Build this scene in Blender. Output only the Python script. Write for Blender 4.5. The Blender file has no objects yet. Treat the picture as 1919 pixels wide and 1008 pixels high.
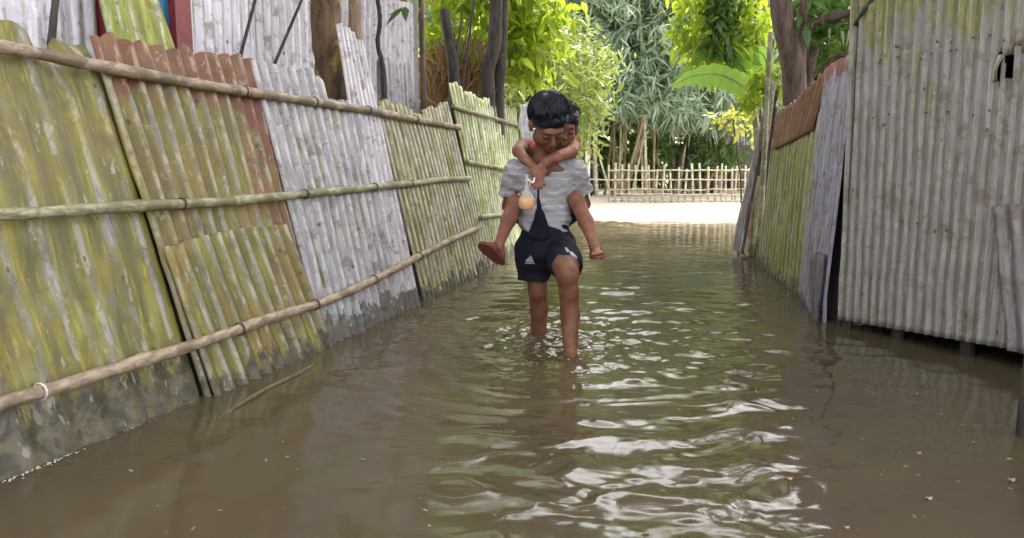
import bpy, math, random
import numpy as np
from mathutils import Vector, Matrix
random.seed(7); rng = np.random.default_rng(7)
SC = bpy.context.scene; COL = SC.collection
R = math.radians
# ------------------------------------------------------------------ camera
CAMH, PITCH, FPX = 0.85, R(8), 1450.0
cam = bpy.data.objects.new('camera', bpy.data.cameras.new('camera')); COL.objects.link(cam)
cam.location = (0, 0, CAMH); cam.rotation_euler = (R(90)-PITCH, 0, 0)
cam.data.sensor_width = 36; cam.data.lens = FPX/1919*36
cam.data.clip_start = 0.05; cam.data.clip_end = 1500
SC.camera = cam
# ------------------------------------------------------------------ sky, sun, exposure
SUN_D = Vector((0.34, 0.40, 0.95)).normalized()          # towards the sun: high, ahead and to the right
w = bpy.data.worlds.new('World'); SC.world = w; w.use_nodes = True
nt = w.node_tree; bg = nt.nodes['Background']
sky = nt.nodes.new('ShaderNodeTexSky'); sky.sky_type = 'NISHITA'; sky.sun_disc = False
sky.sun_elevation = math.asin(SUN_D.z); sky.sun_rotation = math.atan2(SUN_D.x, SUN_D.y)
sky.air_density = 1.0; sky.dust_density = 3.0; sky.ozone_density = 1.0
hs = nt.nodes.new('ShaderNodeHueSaturation'); hs.inputs['Saturation'].default_value = .38      # thin white haze over the blue
tn = nt.nodes.new('ShaderNodeMix'); tn.data_type = 'RGBA'; tn.blend_type = 'MULTIPLY'; tn.inputs[0].default_value = 1; tn.inputs[7].default_value = (1.06, 1.0, .93, 1)
nt.links.new(sky.outputs[0], hs.inputs['Color']); nt.links.new(hs.outputs[0], tn.inputs[6])
tcw = nt.nodes.new('ShaderNodeTexCoord'); nw = nt.nodes.new('ShaderNodeTexNoise'); nw.inputs['Scale'].default_value = 3.5; nw.inputs['Detail'].default_value = 6
mw = nt.nodes.new('ShaderNodeMapping'); mw.inputs['Scale'].default_value = (1, 1, 2.2); nt.links.new(tcw.outputs['Generated'], mw.inputs[0]); nt.links.new(mw.outputs[0], nw.inputs['Vector'])
mr_ = nt.nodes.new('ShaderNodeMapRange'); mr_.inputs[1].default_value = .42; mr_.inputs[2].default_value = .58; mr_.inputs[3].default_value = .85; mr_.inputs[4].default_value = 2.3      # bright clouds added out of view to give glints on the water
nt.links.new(nw.outputs[0], mr_.inputs[0]); vm = nt.nodes.new('ShaderNodeVectorMath'); vm.operation = 'SCALE'
nt.links.new(tn.outputs[2], vm.inputs[0]); nt.links.new(mr_.outputs[0], vm.inputs['Scale']); nt.links.new(vm.outputs[0], bg.inputs[0]); bg.inputs[1].default_value = 0.115
sl = bpy.data.lights.new('sun', 'SUN'); sl.energy = 1.5; sl.angle = R(12); sl.color = (1, .95, .87)
so = bpy.data.objects.new('sun', sl); COL.objects.link(so)
so.rotation_euler = SUN_D.to_track_quat('Z', 'Y').to_euler()
SC.view_settings.view_transform = 'Standard'; SC.view_settings.look = 'None'
SC.view_settings.exposure = 2.38; SC.view_settings.gamma = 1.0
SC.render.resolution_x = 1024; SC.render.resolution_y = 538
SC.cycles.max_bounces = 8; SC.cycles.transparent_max_bounces = 8
# ------------------------------------------------------------------ pixel of the photo -> ray / point
CP = np.array([0, 0, CAMH])
def ray(px, py):
    a = (px-959.5)/FPX; b = (504-py)/FPX
    return np.array([a, math.cos(PITCH)+b*math.sin(PITCH), -math.sin(PITCH)+b*math.cos(PITCH)])
def at(px, py, Y):
    d = ray(px, py); return CP+d*(Y/d[1])
def gr(px, py, z=0.0):
    d = ray(px, py); return CP+d*((z-CAMH)/d[2])
def nrm(v):
    v = np.asarray(v, float); return v/np.linalg.norm(v)
class Plane:                      # a leaning sheet plane: origin, direction along, direction up-slope
    def __init__(s, a, b, lean, side, off=0.0):
        a = np.asarray(a, float); b = np.asarray(b, float)
        s.U = nrm(b-a); out = np.array([-s.U[1], s.U[0], 0])*side      # side=+1: outward is to the left of U
        s.V = nrm(out*math.sin(lean)+np.array([0, 0, math.cos(lean)]))
        s.N = nrm(np.cross(s.U, s.V)); s.N = s.N if np.dot(s.N, -out) > 0 else -s.N   # towards the lane
        s.O = a+s.N*off
    def uv(s, q):
        if len(q) == 3: return np.array(q[:2], float)                 # (u, v, 'uv')
        d = ray(*q); t = np.dot(s.O-CP, s.N)/np.dot(d, s.N); p = CP+d*t-s.O
        return np.array([p@s.U, p@s.V])
    def pt(s, u, v, n=0.0): return s.O+s.U*u+s.V*v+s.N*n
# ------------------------------------------------------------------ object helpers
def tag(o, label=None, cat=None, group=None, kind=None):
    if label: o['label'] = label
    if cat: o['category'] = cat
    if group: o['group'] = group
    if kind: o['kind'] = kind
    return o
def thing(name, loc, label, cat, group=None):
    o = bpy.data.objects.new(name, None); COL.objects.link(o); o.location = loc; o.empty_display_size = .1
    return tag(o, label, cat, group)
def mk(name, V, F, mat=None, parent=None, smooth=True, uv=None, tint=None):
    me = bpy.data.meshes.new(name); V = np.asarray(V, np.float32).reshape(-1, 3)
    if parent is not None:
        L = np.array(parent_world(parent), np.float32); V = V-L
    if isinstance(F, np.ndarray):
        me.vertices.add(len(V)); me.vertices.foreach_set('co', V.ravel())
        k = F.shape[1]; me.loops.add(F.size); me.loops.foreach_set('vertex_index', F.ravel().astype(np.int32))
        me.polygons.add(len(F)); me.polygons.foreach_set('loop_start', np.arange(0, F.size, k, dtype=np.int32))
        me.polygons.foreach_set('loop_total', np.full(len(F), k, np.int32)); me.update(calc_edges=True)
    else:
        me.from_pydata([tuple(map(float, v)) for v in V], [], [tuple(int(i) for i in f) for f in F]); me.update()
    me.validate()
    if uv is not None:
        lay = me.uv_layers.new(name='UVMap'); li = np.empty(len(me.loops), np.int32); me.loops.foreach_get('vertex_index', li)
        lay.data.foreach_set('uv', np.asarray(uv, np.float32)[li].ravel())
    if tint is not None:
        a = me.attributes.new('tint', 'FLOAT', 'POINT'); a.data.foreach_set('value', np.asarray(tint, np.float32))
    if smooth: me.polygons.foreach_set('use_smooth', np.ones(len(me.polygons), bool))
    if mat: me.materials.append(mat)
    o = bpy.data.objects.new(name, me); COL.objects.link(o)
    if parent is not None: o.parent = parent
    return o
def parent_world(p):
    v = Vector(p.location)
    while p.parent: p = p.parent; v = v+Vector(p.location)
    return v
class MB:
    def __init__(s): s.V = []; s.F = []
    def add(s, V, F):
        n = len(s.V); s.V += [tuple(v) for v in V]; s.F += [tuple(i+n for i in f) for f in F]
    def box(s, c, x, y, z):       # centre and three half-axis vectors
        c, x, y, z = map(np.asarray, (c, x, y, z)); V = [c+i*x+j*y+k*z for i in (-1, 1) for j in (-1, 1) for k in (-1, 1)]
        s.add(V, [(0, 1, 3, 2), (4, 6, 7, 5), (0, 4, 5, 1), (2, 3, 7, 6), (0, 2, 6, 4), (1, 5, 7, 3)])
    def tube(s, P, rad, sides=10, rough=0.0, cap=True):
        P = [np.asarray(p, float) for p in P]; n = len(P); rad = [rad]*n if np.isscalar(rad) else rad
        V = []; ref = None
        for i in range(n):
            t = nrm(P[min(i+1, n-1)]-P[max(i-1, 0)])
            if ref is None: ref = np.cross(t, [0.3, 0.9, 0.2] if abs(t[2]) > .8 else [0, 0, 1.0])
            ref = nrm(ref-t*(ref@t)); b = np.cross(t, ref)
            for k in range(sides):
                a = 2*math.pi*k/sides; r = rad[i]*(1+rough*(random.random()-.5))
                V.append(P[i]+r*(math.cos(a)*ref+math.sin(a)*b))
        F = [(i*sides+k, i*sides+(k+1) % sides, (i+1)*sides+(k+1) % sides, (i+1)*sides+k) for i in range(n-1) for k in range(sides)]
        if cap: F += [tuple(range(sides))[::-1], tuple(range((n-1)*sides, n*sides))]
        s.add(V, F)
    def ring(s, c, axis, Rr, r, n=14, m=6):
        axis = nrm(axis); a = nrm(np.cross(axis, [.31, .2, .93])); b = np.cross(axis, a); V = []
        for i in range(n):
            t = 2*math.pi*i/n; d = math.cos(t)*a+math.sin(t)*b
            for j in range(m):
                q = 2*math.pi*j/m; V.append(np.asarray(c)+d*(Rr+r*math.cos(q))+axis*r*math.sin(q))
        s.add(V, [(i*m+j, ((i+1) % n)*m+j, ((i+1) % n)*m+(j+1) % m, i*m+(j+1) % m) for i in range(n) for j in range(m)])
    def ball(s, c, rx, ry=None, rz=None, n=8, m=6):
        ry = ry or rx; rz = rz or rx; V = [np.asarray(c)+[0, 0, rz]]
        for j in range(1, m):
            p = math.pi*j/m
            for i in range(n):
                t = 2*math.pi*i/n; V.append(np.asarray(c)+[rx*math.sin(p)*math.cos(t), ry*math.sin(p)*math.sin(t), rz*math.cos(p)])
        V.append(np.asarray(c)-[0, 0, rz]); L = len(V)-1
        F = [(0, 1+i, 1+(i+1) % n) for i in range(n)]
        for j in range(m-2): F += [(1+j*n+i, 1+(j+1)*n+i, 1+(j+1)*n+(i+1) % n, 1+j*n+(i+1) % n) for i in range(n)]
        F += [(L, 1+(m-2)*n+(i+1) % n, 1+(m-2)*n+i) for i in range(n)]
        s.add(V, F)
    def build(s, name, mat, parent=None, smooth=True): return mk(name, s.V, s.F, mat, parent, smooth)
def lerp(a, b, t): return a+(b-a)*t
def smoothpath(P, k=6):           # Catmull-Rom through points
    P = [np.asarray(p, float) for p in P]; Q = [2*P[0]-P[1]]+P+[2*P[-1]-P[-2]]; out = []
    for i in range(1, len(Q)-2):
        for j in range(k):
            t = j/k; out.append(.5*((2*Q[i])+(-Q[i-1]+Q[i+1])*t+(2*Q[i-1]-5*Q[i]+4*Q[i+1]-Q[i+2])*t*t+(-Q[i-1]+3*Q[i]-3*Q[i+1]+Q[i+2])*t**3))
    out.append(P[-1]); return out
# cheap value noise for numpy arrays
_T = rng.random((64, 64, 64)).astype(np.float32)
def vnoise(x, y, z=0.0):
    x, y, z = np.broadcast_arrays(np.asarray(x, float), y, z)
    xi = np.floor(x).astype(int); yi = np.floor(y).astype(int); zi = np.floor(z).astype(int)
    fx, fy, fz = x-xi, y-yi, z-zi; fx = fx*fx*(3-2*fx); fy = fy*fy*(3-2*fy); fz = fz*fz*(3-2*fz); r = 0
    for a in (0, 1):
        for b in (0, 1):
            for c in (0, 1):
                r = r+_T[(xi+a) & 63, (yi+b) & 63, (zi+c) & 63]*(fx if a else 1-fx)*(fy if b else 1-fy)*(fz if c else 1-fz)
    return r*2-1
# ------------------------------------------------------------------ materials
class NT:
    def __init__(s, name):
        s.m = bpy.data.materials.new(name); s.m.use_nodes = True; s.t = s.m.node_tree; s.p = s.t.nodes['Principled BSDF']
    def n(s, ty, **kw):
        nd = s.t.nodes.new('ShaderNode'+ty)
        for k, v in kw.items():
            if k[0] == '_': setattr(nd, k[1:], v)
            else:
                inp = nd.inputs[int(k[1:])] if k[0] == 'i' and k[1:].isdigit() else nd.inputs[k]
                s.set(inp, v)
        return nd
    def set(s, inp, v):
        if isinstance(v, bpy.types.NodeSocket): s.t.links.new(v, inp)
        elif isinstance(v, bpy.types.Node): s.t.links.new(v.outputs[0], inp)
        elif isinstance(v, tuple) and len(v) == 3 and inp.type == 'RGBA': inp.default_value = (*v, 1)
        else: inp.default_value = v
    def P(s, **kw):
        for k, v in kw.items(): s.set(s.p.inputs[k.replace('_', ' ')], v)
        return s
    def math(s, op, a, b=0.0, clamp=False):
        nd = s.n('Math', _operation=op, i0=a, i1=b); nd.use_clamp = clamp; return nd.outputs[0]
    def step(s, v, lo, hi): return s.n('MapRange', _interpolation_type='SMOOTHSTEP', i0=v, i1=lo, i2=hi).outputs[0]
    def mix(s, f, a, b):
        nd = s.n('Mix', _data_type='RGBA'); s.set(nd.inputs[0], f); s.set(nd.inputs[6], a); s.set(nd.inputs[7], b); return nd.outputs[2]
    def noise(s, vec, scale, detail=4, rough=.55, dist=0.0):
        return s.n('TexNoise', Vector=vec, Scale=scale, Detail=detail, Roughness=rough, Distortion=dist).outputs[0]
    def uvmap(s, sx=1, sy=1, ox=0.0, oy=0.0):
        tc = s.n('TexCoord'); mp = s.n('Mapping', Vector=tc.outputs['UV'], Scale=(sx, sy, 1), Location=(ox, oy, 0)); return mp.outputs[0]
    def obj(s, sx=1, sy=1, sz=1):
        tc = s.n('TexCoord'); return s.n('Mapping', Vector=tc.outputs['Object'], Scale=(sx, sy, sz)).outputs[0]
    def bump(s, h, strength=.3, dist=.01):
        s.set(s.p.inputs['Normal'], s.n('Bump', Strength=strength, Distance=dist, Height=h).outputs[0]); return s
def tin(name, seed, base=(.48, .46, .49), base2=(.33, .33, .37), moss=(.30, .31, .05), moss2=(.15, .18, .03), moss_t=.5,
        rust=(.28, .10, .04), rust_t=.75, rust_top=None, rust_bot=None, wet=0.12, metal=.25, ochre=.0, left_rust=None, moss_top=None, rust_right=None, pitch=.076, crest=.10, crest_light=.55):
    N = NT(name); ox, oy = seed*3.71, seed*1.37
    uvn = N.n('SeparateXYZ', i0=N.uvmap()); u, v = uvn.outputs[0], uvn.outputs[1]
    a = N.noise(N.uvmap(8, 1.6, ox, oy), 1.6, 8, .68, .5)           # streaks down the sheet
    b = N.noise(N.uvmap(1.6, 1.2, oy, ox), 2.6, 8, .68, .3)             # blotches
    c = N.noise(N.uvmap(48, 6, ox, oy), 1.0, 6, .7, .4)            # fine streaks
    d = N.noise(N.uvmap(3, 3, ox+5, oy), 6.0, 8, .7, .6)          # grit
    e = N.noise(N.uvmap(9, 1.4, ox+9, oy+2), 1.5, 5, .6, .8)
    zc = N.mix(N.step(c, .38, .66), base2, base); zc = N.mix(N.step(d, .52, .72), zc, tuple(x*.62 for x in base))
    h2a = N.noise(N.uvmap(6, 3, ox+31, oy+5), 2.0, 8, .7, .3)
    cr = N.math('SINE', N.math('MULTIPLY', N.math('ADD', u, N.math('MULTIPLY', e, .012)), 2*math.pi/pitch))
    m = N.math('ADD', N.math('MULTIPLY', a, .45), N.math('MULTIPLY', b, .30)); m = N.math('ADD', m, N.math('MULTIPLY', c, .25))
    m = N.math('SUBTRACT', m, N.math('MULTIPLY', N.step(cr, .2, 1.0), crest))
    if moss_top is not None: m = N.math('ADD', m, N.math('MULTIPLY', N.step(v, moss_top, moss_top+.5), .16))
    mc = N.mix(N.step(e, .35, .65), moss2, moss); mc = N.mix(N.math('MULTIPLY', N.step(c, .5, .7), .5), mc, tuple(min(1, x*1.9+.05) for x in moss))
    if ochre: mc = N.mix(N.math('MULTIPLY', N.step(b, .42, .6), ochre), mc, (.24, .15, .045))
    col = N.mix(N.step(m, moss_t-.05, moss_t+.06), zc, mc)
    rr = N.math('ADD', N.math('MULTIPLY', e, .6), N.math('MULTIPLY', d, .4))
    if rust_top is not None: rr = N.math('ADD', rr, N.math('MULTIPLY', N.step(N.math('ADD', v, N.math('MULTIPLY', a, .25)), rust_top-.06, rust_top+.26), .45))
    if rust_bot is not None: rr = N.math('ADD', rr, N.math('MULTIPLY', N.step(v, rust_bot, rust_bot-.35), .3))
    if rust_right is not None: rr = N.math('ADD', rr, N.math('MULTIPLY', N.step(N.math('ADD', u, N.math('MULTIPLY', b, .5)), rust_right+.05, rust_right+.30), .24))
    rc = N.mix(N.step(b, .4, .62), rust, tuple(x*f for x, f in zip(rust, (1.5, 2.0, 1.7))))
    col = N.mix(N.step(rr, rust_t-.05, rust_t+.07), col, rc)
    col = N.mix(N.math('MULTIPLY', N.math('MULTIPLY', N.step(cr, .72, .98), N.step(h2a, .48, .56) if crest_light < .6 else N.step(h2a, .34, .46)), crest_light), col, tuple(min(1, x*(1.25 if crest_light < .6 else 1.75)+.05) for x in base))  # highlight painted pale along the corrugation crests, broken by noise
    col = N.mix(N.math('MULTIPLY', N.math('MULTIPLY', N.step(cr, -.35, -.95), N.step(a, .35, .6)), .55), col, (.10, .085, .05))     # valley shade painted in to deepen the corrugation
    g2 = N.noise(N.uvmap(70, 1.6, ox+3, oy), 1.0, 5, .7); col = N.mix(N.math('MULTIPLY', N.step(g2, .56, .68), .5), col, (.11, .09, .055))
    # dirty tide mark left by the flood: a ragged band at the foot
    wv = N.math('SUBTRACT', v, N.math('MULTIPLY', N.math('SUBTRACT', N.noise(N.uvmap(9, 3, ox, 0), 1.7, 8, .7), .5), .62))
    wf = N.math('MULTIPLY', N.step(wv, wet+.015, wet-.015), .88)
    col = N.mix(wf, col, N.mix(N.step(d, .4, .62), (.03, .032, .028), (.13, .105, .075)))
    h2 = N.noise(N.uvmap(5, 4, ox+11, oy+3), 2.0, 9, .75, .3); col = N.mix(N.math('MULTIPLY', N.step(h2, .53, .60), .55), col, (.125, .095, .055))   # brown scale
    h3 = N.noise(N.uvmap(11, 5, ox+21, oy+8), 2.0, 9, .72, .2); col = N.mix(N.math('MULTIPLY', N.step(h3, .60, .64), .6), col, tuple(min(1, x*1.15+.03) for x in base))   # flaked bare patches
    # pits and scratches
    vor = N.n('TexVoronoi', Vector=N.uvmap(14, 7, ox, oy), Scale=1.0); spot = N.step(vor.outputs[0], .10, .05)
    col = N.mix(N.math('MULTIPLY', spot, .8), col, (.05, .038, .03))
    N.P(Base_Color=col, Metallic=N.math('MULTIPLY', N.step(m, moss_t+.04, moss_t-.05), metal), Roughness=N.math('ADD', .38, N.math('MULTIPLY', d, .35)))
    N.bump(N.math('ADD', N.math('MULTIPLY', d, .6), N.math('ADD', N.math('MULTIPLY', c, .5), h2)), .6, .008)
    return N.m
def woodm(name, c1, c2, sc=(18, 18, 3), rough=.75, spot=None, bump=.5):
    N = NT(name); v = N.obj(*sc); a = N.noise(v, 1.5, 6, .65, .5); b = N.noise(N.obj(3, 3, 3), 2.0, 4)
    col = N.mix(N.step(a, .35, .65), c1, c2)
    if spot: col = N.mix(N.step(b, .5, .58), col, spot)
    N.P(Base_Color=col, Roughness=rough); N.bump(a, bump, .01); return N.m
def leafm(name, c1, c2, trans=.45, rough=.4, spec=.5):
    N = NT(name); at_ = N.n('Attribute'); at_.attribute_name = 'tint'
    col = N.mix(at_.outputs['Fac'], c1, c2)
    N.P(Base_Color=col, Roughness=rough)
    tr = N.n('BsdfTranslucent', Color=N.mix(.35, col, tuple(min(1, x) for x in (c2[0]*1.5, c2[1]*1.5, c2[2]*.8))))
    mx = N.n('MixShader', i0=trans, i1=N.p.outputs[0], i2=tr.outputs[0]); out = N.t.nodes['Material Output']
    N.t.links.new(mx.outputs[0], out.inputs[0]); return N.m
def plain(name, c, rough=.6, metal=0.0, var=.25, sc=20):
    N = NT(name); a = N.noise(N.obj(), sc, 5, .6)
    N.P(Base_Color=N.mix(N.step(a, .3, .7), tuple(x*(1-var) for x in c), tuple(min(1, x*(1+var)) for x in c)), Roughness=rough, Metallic=metal)
    N.bump(a, .25, .004); return N.m
M = {}
M['bamboo'] = woodm('bamboo pole', (.20, .145, .10), (.40, .31, .23), (30, 9, 40), .6, spot=(.16, .12, .075))
M['bamboo_green'] = woodm('green grey bamboo pole', (.18, .17, .09), (.38, .35, .23), (30, 9, 40), .6, spot=(.17, .15, .08))
M['bamboo_pale'] = woodm('pale bamboo', (.32, .27, .18), (.66, .59, .46), (10, 10, 10), .6)
M['bark_dark'] = woodm('dark bark', (.02, .016, .012), (.06, .048, .038), (22, 22, 5))
M['bark_brown'] = woodm('brown bark', (.05, .032, .025), (.15, .098, .075), (14, 14, 4))
M['bark_fungus'] = woodm('brown bark with ochre moss', (.05, .03, .015), (.15, .09, .04), (14, 14, 4), spot=(.30, .24, .05))
M['bark_tan'] = woodm('tan bark', (.20, .14, .09), (.38, .29, .2), (14, 14, 4))
M['plank'] = woodm('weathered plank', (.30, .27, .27), (.55, .52, .52), (25, 25, 2))
M['stick'] = woodm('dark stick', (.02, .017, .015), (.065, .055, .05), (30, 30, 6))
M['wire'] = plain('rusty wire', (.08, .06, .05), .6, .4)
M['twine'] = plain('pale twine', (.6, .58, .52), .8)
# ------------------------------------------------------------------ ground and water
def ground_z(x, y):
    t = np.clip((y-9.6)/1.9, 0, 1); z = -0.35+(0.42)*t*t*(3-2*t)
    return z+np.clip((y-14)/30, 0, 1)*.5+.012*vnoise(x*1.3, y*1.3)*t
xs = np.concatenate([[-300, -100, -40, -20], np.linspace(-12, 14, 90), [22, 45, 110, 300]])
ys = np.concatenate([[-60, -20, -5], np.linspace(0, 8, 8), np.linspace(8.2, 24, 110), [30, 45, 80, 160, 400]])
def grid(xs, ys, f):
    X, Y = np.meshgrid(xs, ys); Z = f(X, Y); V = np.stack([X, Y, Z], -1).reshape(-1, 3); nx = len(xs)
    i = np.arange(len(ys)-1)[:, None]*nx+np.arange(nx-1)[None]; i = i.ravel()
    return V, np.stack([i, i+1, i+nx+1, i+nx], -1)
N = NT('sandy ground'); a = N.noise(N.obj(), 3, 6, .6); b = N.noise(N.obj(), 40, 5, .7)
N.P(Base_Color=N.mix(N.step(a, .35, .65), (.42, .35, .27), N.mix(b, (.5, .44, .36), (.62, .56, .48))), Roughness=.9); N.bump(b, .4, .02)
V, F = grid(xs, ys, ground_z); tag(mk('ground', V, F, N.m), kind='structure')
LEGA = gr(1010, 622); LEGB = gr(1068, 664)
DIRS = []
for k in range(46):
    lam = math.exp(rng.uniform(math.log(.045), math.log(.32))); th = rng.normal(math.pi/2, .42)
    DIRS.append((2*math.pi/lam*math.cos(th), 2*math.pi/lam*math.sin(th), rng.uniform(0, 6.28), lam))
def water_z(X, Y):
    wx = X+.10*vnoise(X*1.1, Y*1.1, 3)+.02*vnoise(X*6, Y*6, 5); wy = Y+.10*vnoise(X*1.1, Y*1.1, 9)+.02*vnoise(X*6, Y*6, 7)
    h = np.zeros_like(X)
    for kx, ky, ph, lam in DIRS: h += lam**1.4*np.sin(kx*wx+ky*wy+ph)
    patch = .5+.5*vnoise(X*.9, Y*.7, 1.3)
    lane = np.exp(-((X-.45-.02*Y)/1.0)**4); far = 1/(1+np.exp(-(Y-3.0)*2.2))
    amp = (.12+.88*lane)*(.14+.86*far)*(.45+.75*patch)
    out = h*.0090*amp
    for c, s in ((LEGA, 1.0), (LEGB, 1.25)):
        r = np.hypot(wx-c[0], (wy-c[1])*1.0)+1e-4
        out += s*.0034*np.sin(2*math.pi*r/.105)*np.exp(-r/.42)+s*.0032*np.sin(2*math.pi*r/.21+1)*np.exp(-r/1.2)
        out += s*.008*np.exp(-(r/.22)**2)*vnoise(X*22, Y*22, 2)+s*.0028*np.exp(-(r/.45)**2)*vnoise(X*45, Y*45, 4)
    near = np.exp(-((Y-2.0)/.7)**2)*np.exp(-((X-.38)/.42)**2)       # the swirl near the camera
    wx2 = wx+.05*vnoise(X*7, Y*7, 21); wy2 = wy+.05*vnoise(X*7, Y*7, 23)
    out += near*(.005*vnoise(wx2*6, wy2*9, 6)+.0034*vnoise(wx2*15, wy2*22, 8)+.0016*vnoise(wx2*34, wy2*46, 18))
    rdg = 1-np.abs(vnoise(wx2*7, wy2*10, 31)); sp = np.clip(vnoise(X*1.6, Y*1.9, 40)+.15, 0, 1)*np.clip((X+.5)/.3, 0, 1)*np.clip((1.1-X)/.3, 0, 1)
    out += .006*rdg**6*sp+.0012*vnoise(wx2*30, wy2*55, 44)*(amp*.8+.1)
    out += .0009*vnoise(wx*5, wy*7, 12)+.0004*vnoise(wx*14, wy*18, 15)
    edge = np.clip((X+3)/.5, 0, 1)*np.clip((3.4-X)/.5, 0, 1)*np.clip((Y-.3)/.5, 0, 1)*np.clip((12.4-Y)/.5, 0, 1)
    return out*edge
wxs = np.concatenate([[-14, -8, -5], np.linspace(-3.0, 3.4, 620), [5, 8, 14]])
wys = np.concatenate([[-14, -6, -2], np.arange(.9, 4.6, .0085), np.arange(4.6, 12.6, .02)])
N = NT('muddy water'); a = N.noise(N.obj(.8, .8, 1), 1.2, 5, .6, .5); b = N.noise(N.obj(), 7, 6, .65, .6); c = N.noise(N.obj(24, 38, 1), 1, 5, .6, .4)
col = N.mix(N.step(a, .35, .65), (.074, .054, .034), (.080, .066, .036)); col = N.mix(N.math('MULTIPLY', N.step(b, .55, .72), .35), col, (.05, .04, .025))
N.P(Base_Color=col, Roughness=.012, IOR=1.333); N.bump(c, .18, .0035)
V, F = grid(wxs, wys, water_z); tag(mk('water', V, F, N.m), kind='structure')
# ------------------------------------------------------------------ corrugated sheets
def sheet(name, pl, BL, BR, top, mat, parent, pitch=.076, amp=.011, n=0.0, sink=.18, warp=.012, jag=.012, hole=None, label=None, phase=0.0, dent=0.0, curl=0.0, sharp=False):
    bl, br = pl.uv(BL), pl.uv(BR); T = [pl.uv(q) for q in top]
    W = np.linalg.norm(T[-1]-T[0]); W2 = np.linalg.norm(br-bl); W = (W+W2)/2
    tx = np.array([t[0] for t in T]); fr = (tx-tx[0])/(tx[-1]-tx[0]); fr = np.maximum.accumulate(fr+np.arange(len(fr))*1e-5)
    nu = max(8, int(W/pitch*12)); H = max(np.linalg.norm(T[0]-bl), .2); nv = max(8, int(H/.03))
    s = np.linspace(0, 1, nu+1); vt = np.interp(s, fr, [t[1] for t in T]); ut = np.interp(s, fr, tx)
    vt = vt+jag*vnoise(s*W*22, 3.3+n*50)+jag*.3*np.cos(2*math.pi*s*W/pitch)
    ub = lerp(bl[0], br[0], s); vb = lerp(bl[1], br[1], s)
    dl = (vb-0)  # extend along each column below the water
    V = []; UV = []; sd = abs(hash(name+str(BL))) % 50 if False else (len(bpy.data.objects) % 50)
    for j in range(nv+1):
        t = j/nv; u = ub+(ut-ub)*t; v = vb+(vt-vb)*t
        if sink and j == 0: pass
        h = np.maximum(1e-3, np.hypot(ut-ub, vt-vb)); tt = t*(1+sink/h)-sink/h; u = ub+(ut-ub)*tt; v = vb+(vt-vb)*tt
        ph = 2*math.pi*s*W/pitch+phase
        prof = 2*np.clip(np.sin(ph), 0, 1)**1.6-.6 if sharp else np.sin(ph)
        off = n+amp*prof*(1+.35*vnoise(u*3, v*3, sd))+warp*vnoise(u*1.6, v*1.3, sd+.5)+dent*np.minimum(0, vnoise(u*7, v*6, sd+3)+.25)
        off = off-curl*np.clip((t-.86)/.14, 0, 1)**2*(.5+vnoise(u*8, 1.0, sd))
        wob = .004*vnoise(u*9, v*4, sd+7)
        V.append(pl.O+np.outer(u+wob, pl.U)+np.outer(v, pl.V)+np.outer(off, pl.N)); UV.append(np.stack([s*W+sd*.31*0, v], -1))
    V = np.concatenate(V); UV = np.concatenate(UV); k = nu+1
    i = (np.arange(nv)[:, None]*k+np.arange(nu)[None]).ravel(); F = np.stack([i, i+1, i+k+1, i+k], -1)
    if hole:
        c = UV[F].mean(1); keep = ~hole(c[:, 0], c[:, 1]); F = F[keep]
    o = mk(name, V, F, mat, parent, True, UV)
    md = o.modifiers.new('thickness', 'SOLIDIFY'); md.thickness = .0016; md.offset = 0
    if label: o['label'] = label
    return o
def rail(name, P, r, mat, parent, nodes=.28, label=None, ties=None, tie_mat=None, tie_r=.0022):
    P = smoothpath(P, 8); L = np.concatenate([[0], np.cumsum([np.linalg.norm(P[i+1]-P[i]) for i in range(len(P)-1)])])
    n = int(L[-1]/.02); PA = np.array(P); ss = np.linspace(0, L[-1], n); Q = np.stack([np.interp(ss, L, PA[:, k]) for k in range(3)], -1)
    off = random.random()*nodes; rr = []
    for i, q in enumerate(ss):
        d = ((q+off) % nodes); d = min(d, nodes-d); rr.append(r*(1+.10*math.exp(-(d/.012)**2)-.04*math.sin((q+off)/nodes*math.pi)**2)*(1+.07*math.sin(q*9+off)+.04*math.sin(q*31+off*3)))
    Q = Q+np.stack([.003*vnoise(ss*3, 1.0+off*9), 0*ss, .004*vnoise(ss*2.5, 5+off*9)], -1)
    m = MB(); m.tube(Q, rr, 12, .02); o = m.build(name, mat, parent)
    if label: o['label'] = label
    for f in ties or []:
        i = int(f*(len(Q)-2)); t = MB(); ax = Q[i+1]-Q[i]
        for dd in (-.5, .5): t.ring(Q[i]+nrm(ax)*tie_r*dd*2.2, ax, r*1.12, tie_r)
        t.build('wire_tie' if tie_mat is None else 'twine_tie', tie_mat or M['wire'], o)
    return o
A = Plane(gr(0, 905), gr(790, 568), R(14.8), 1)
Bp = Plane(gr(790, 568), gr(915, 505), R(14.0), 1)
fence = thing('tin_fence', tuple(gr(595, 650)), 'long leaning mossy corrugated tin fence with three bamboo rails, left of the wading boy', 'fence')
yg = dict(moss=(.245, .225, .040), moss2=(.105, .105, .022))
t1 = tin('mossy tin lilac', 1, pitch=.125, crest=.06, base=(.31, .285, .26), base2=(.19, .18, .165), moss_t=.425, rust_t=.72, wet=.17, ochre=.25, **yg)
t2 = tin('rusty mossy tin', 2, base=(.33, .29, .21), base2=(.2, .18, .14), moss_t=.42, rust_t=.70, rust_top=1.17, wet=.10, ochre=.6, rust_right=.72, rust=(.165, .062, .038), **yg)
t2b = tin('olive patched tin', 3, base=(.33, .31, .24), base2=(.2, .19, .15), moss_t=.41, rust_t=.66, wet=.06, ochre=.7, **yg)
t3 = tin('pale zinc tin', 4, base=(.46, .435, .45), base2=(.28, .27, .285), moss_t=.545, rust_t=.80, wet=.10, metal=.15, **yg)
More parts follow.
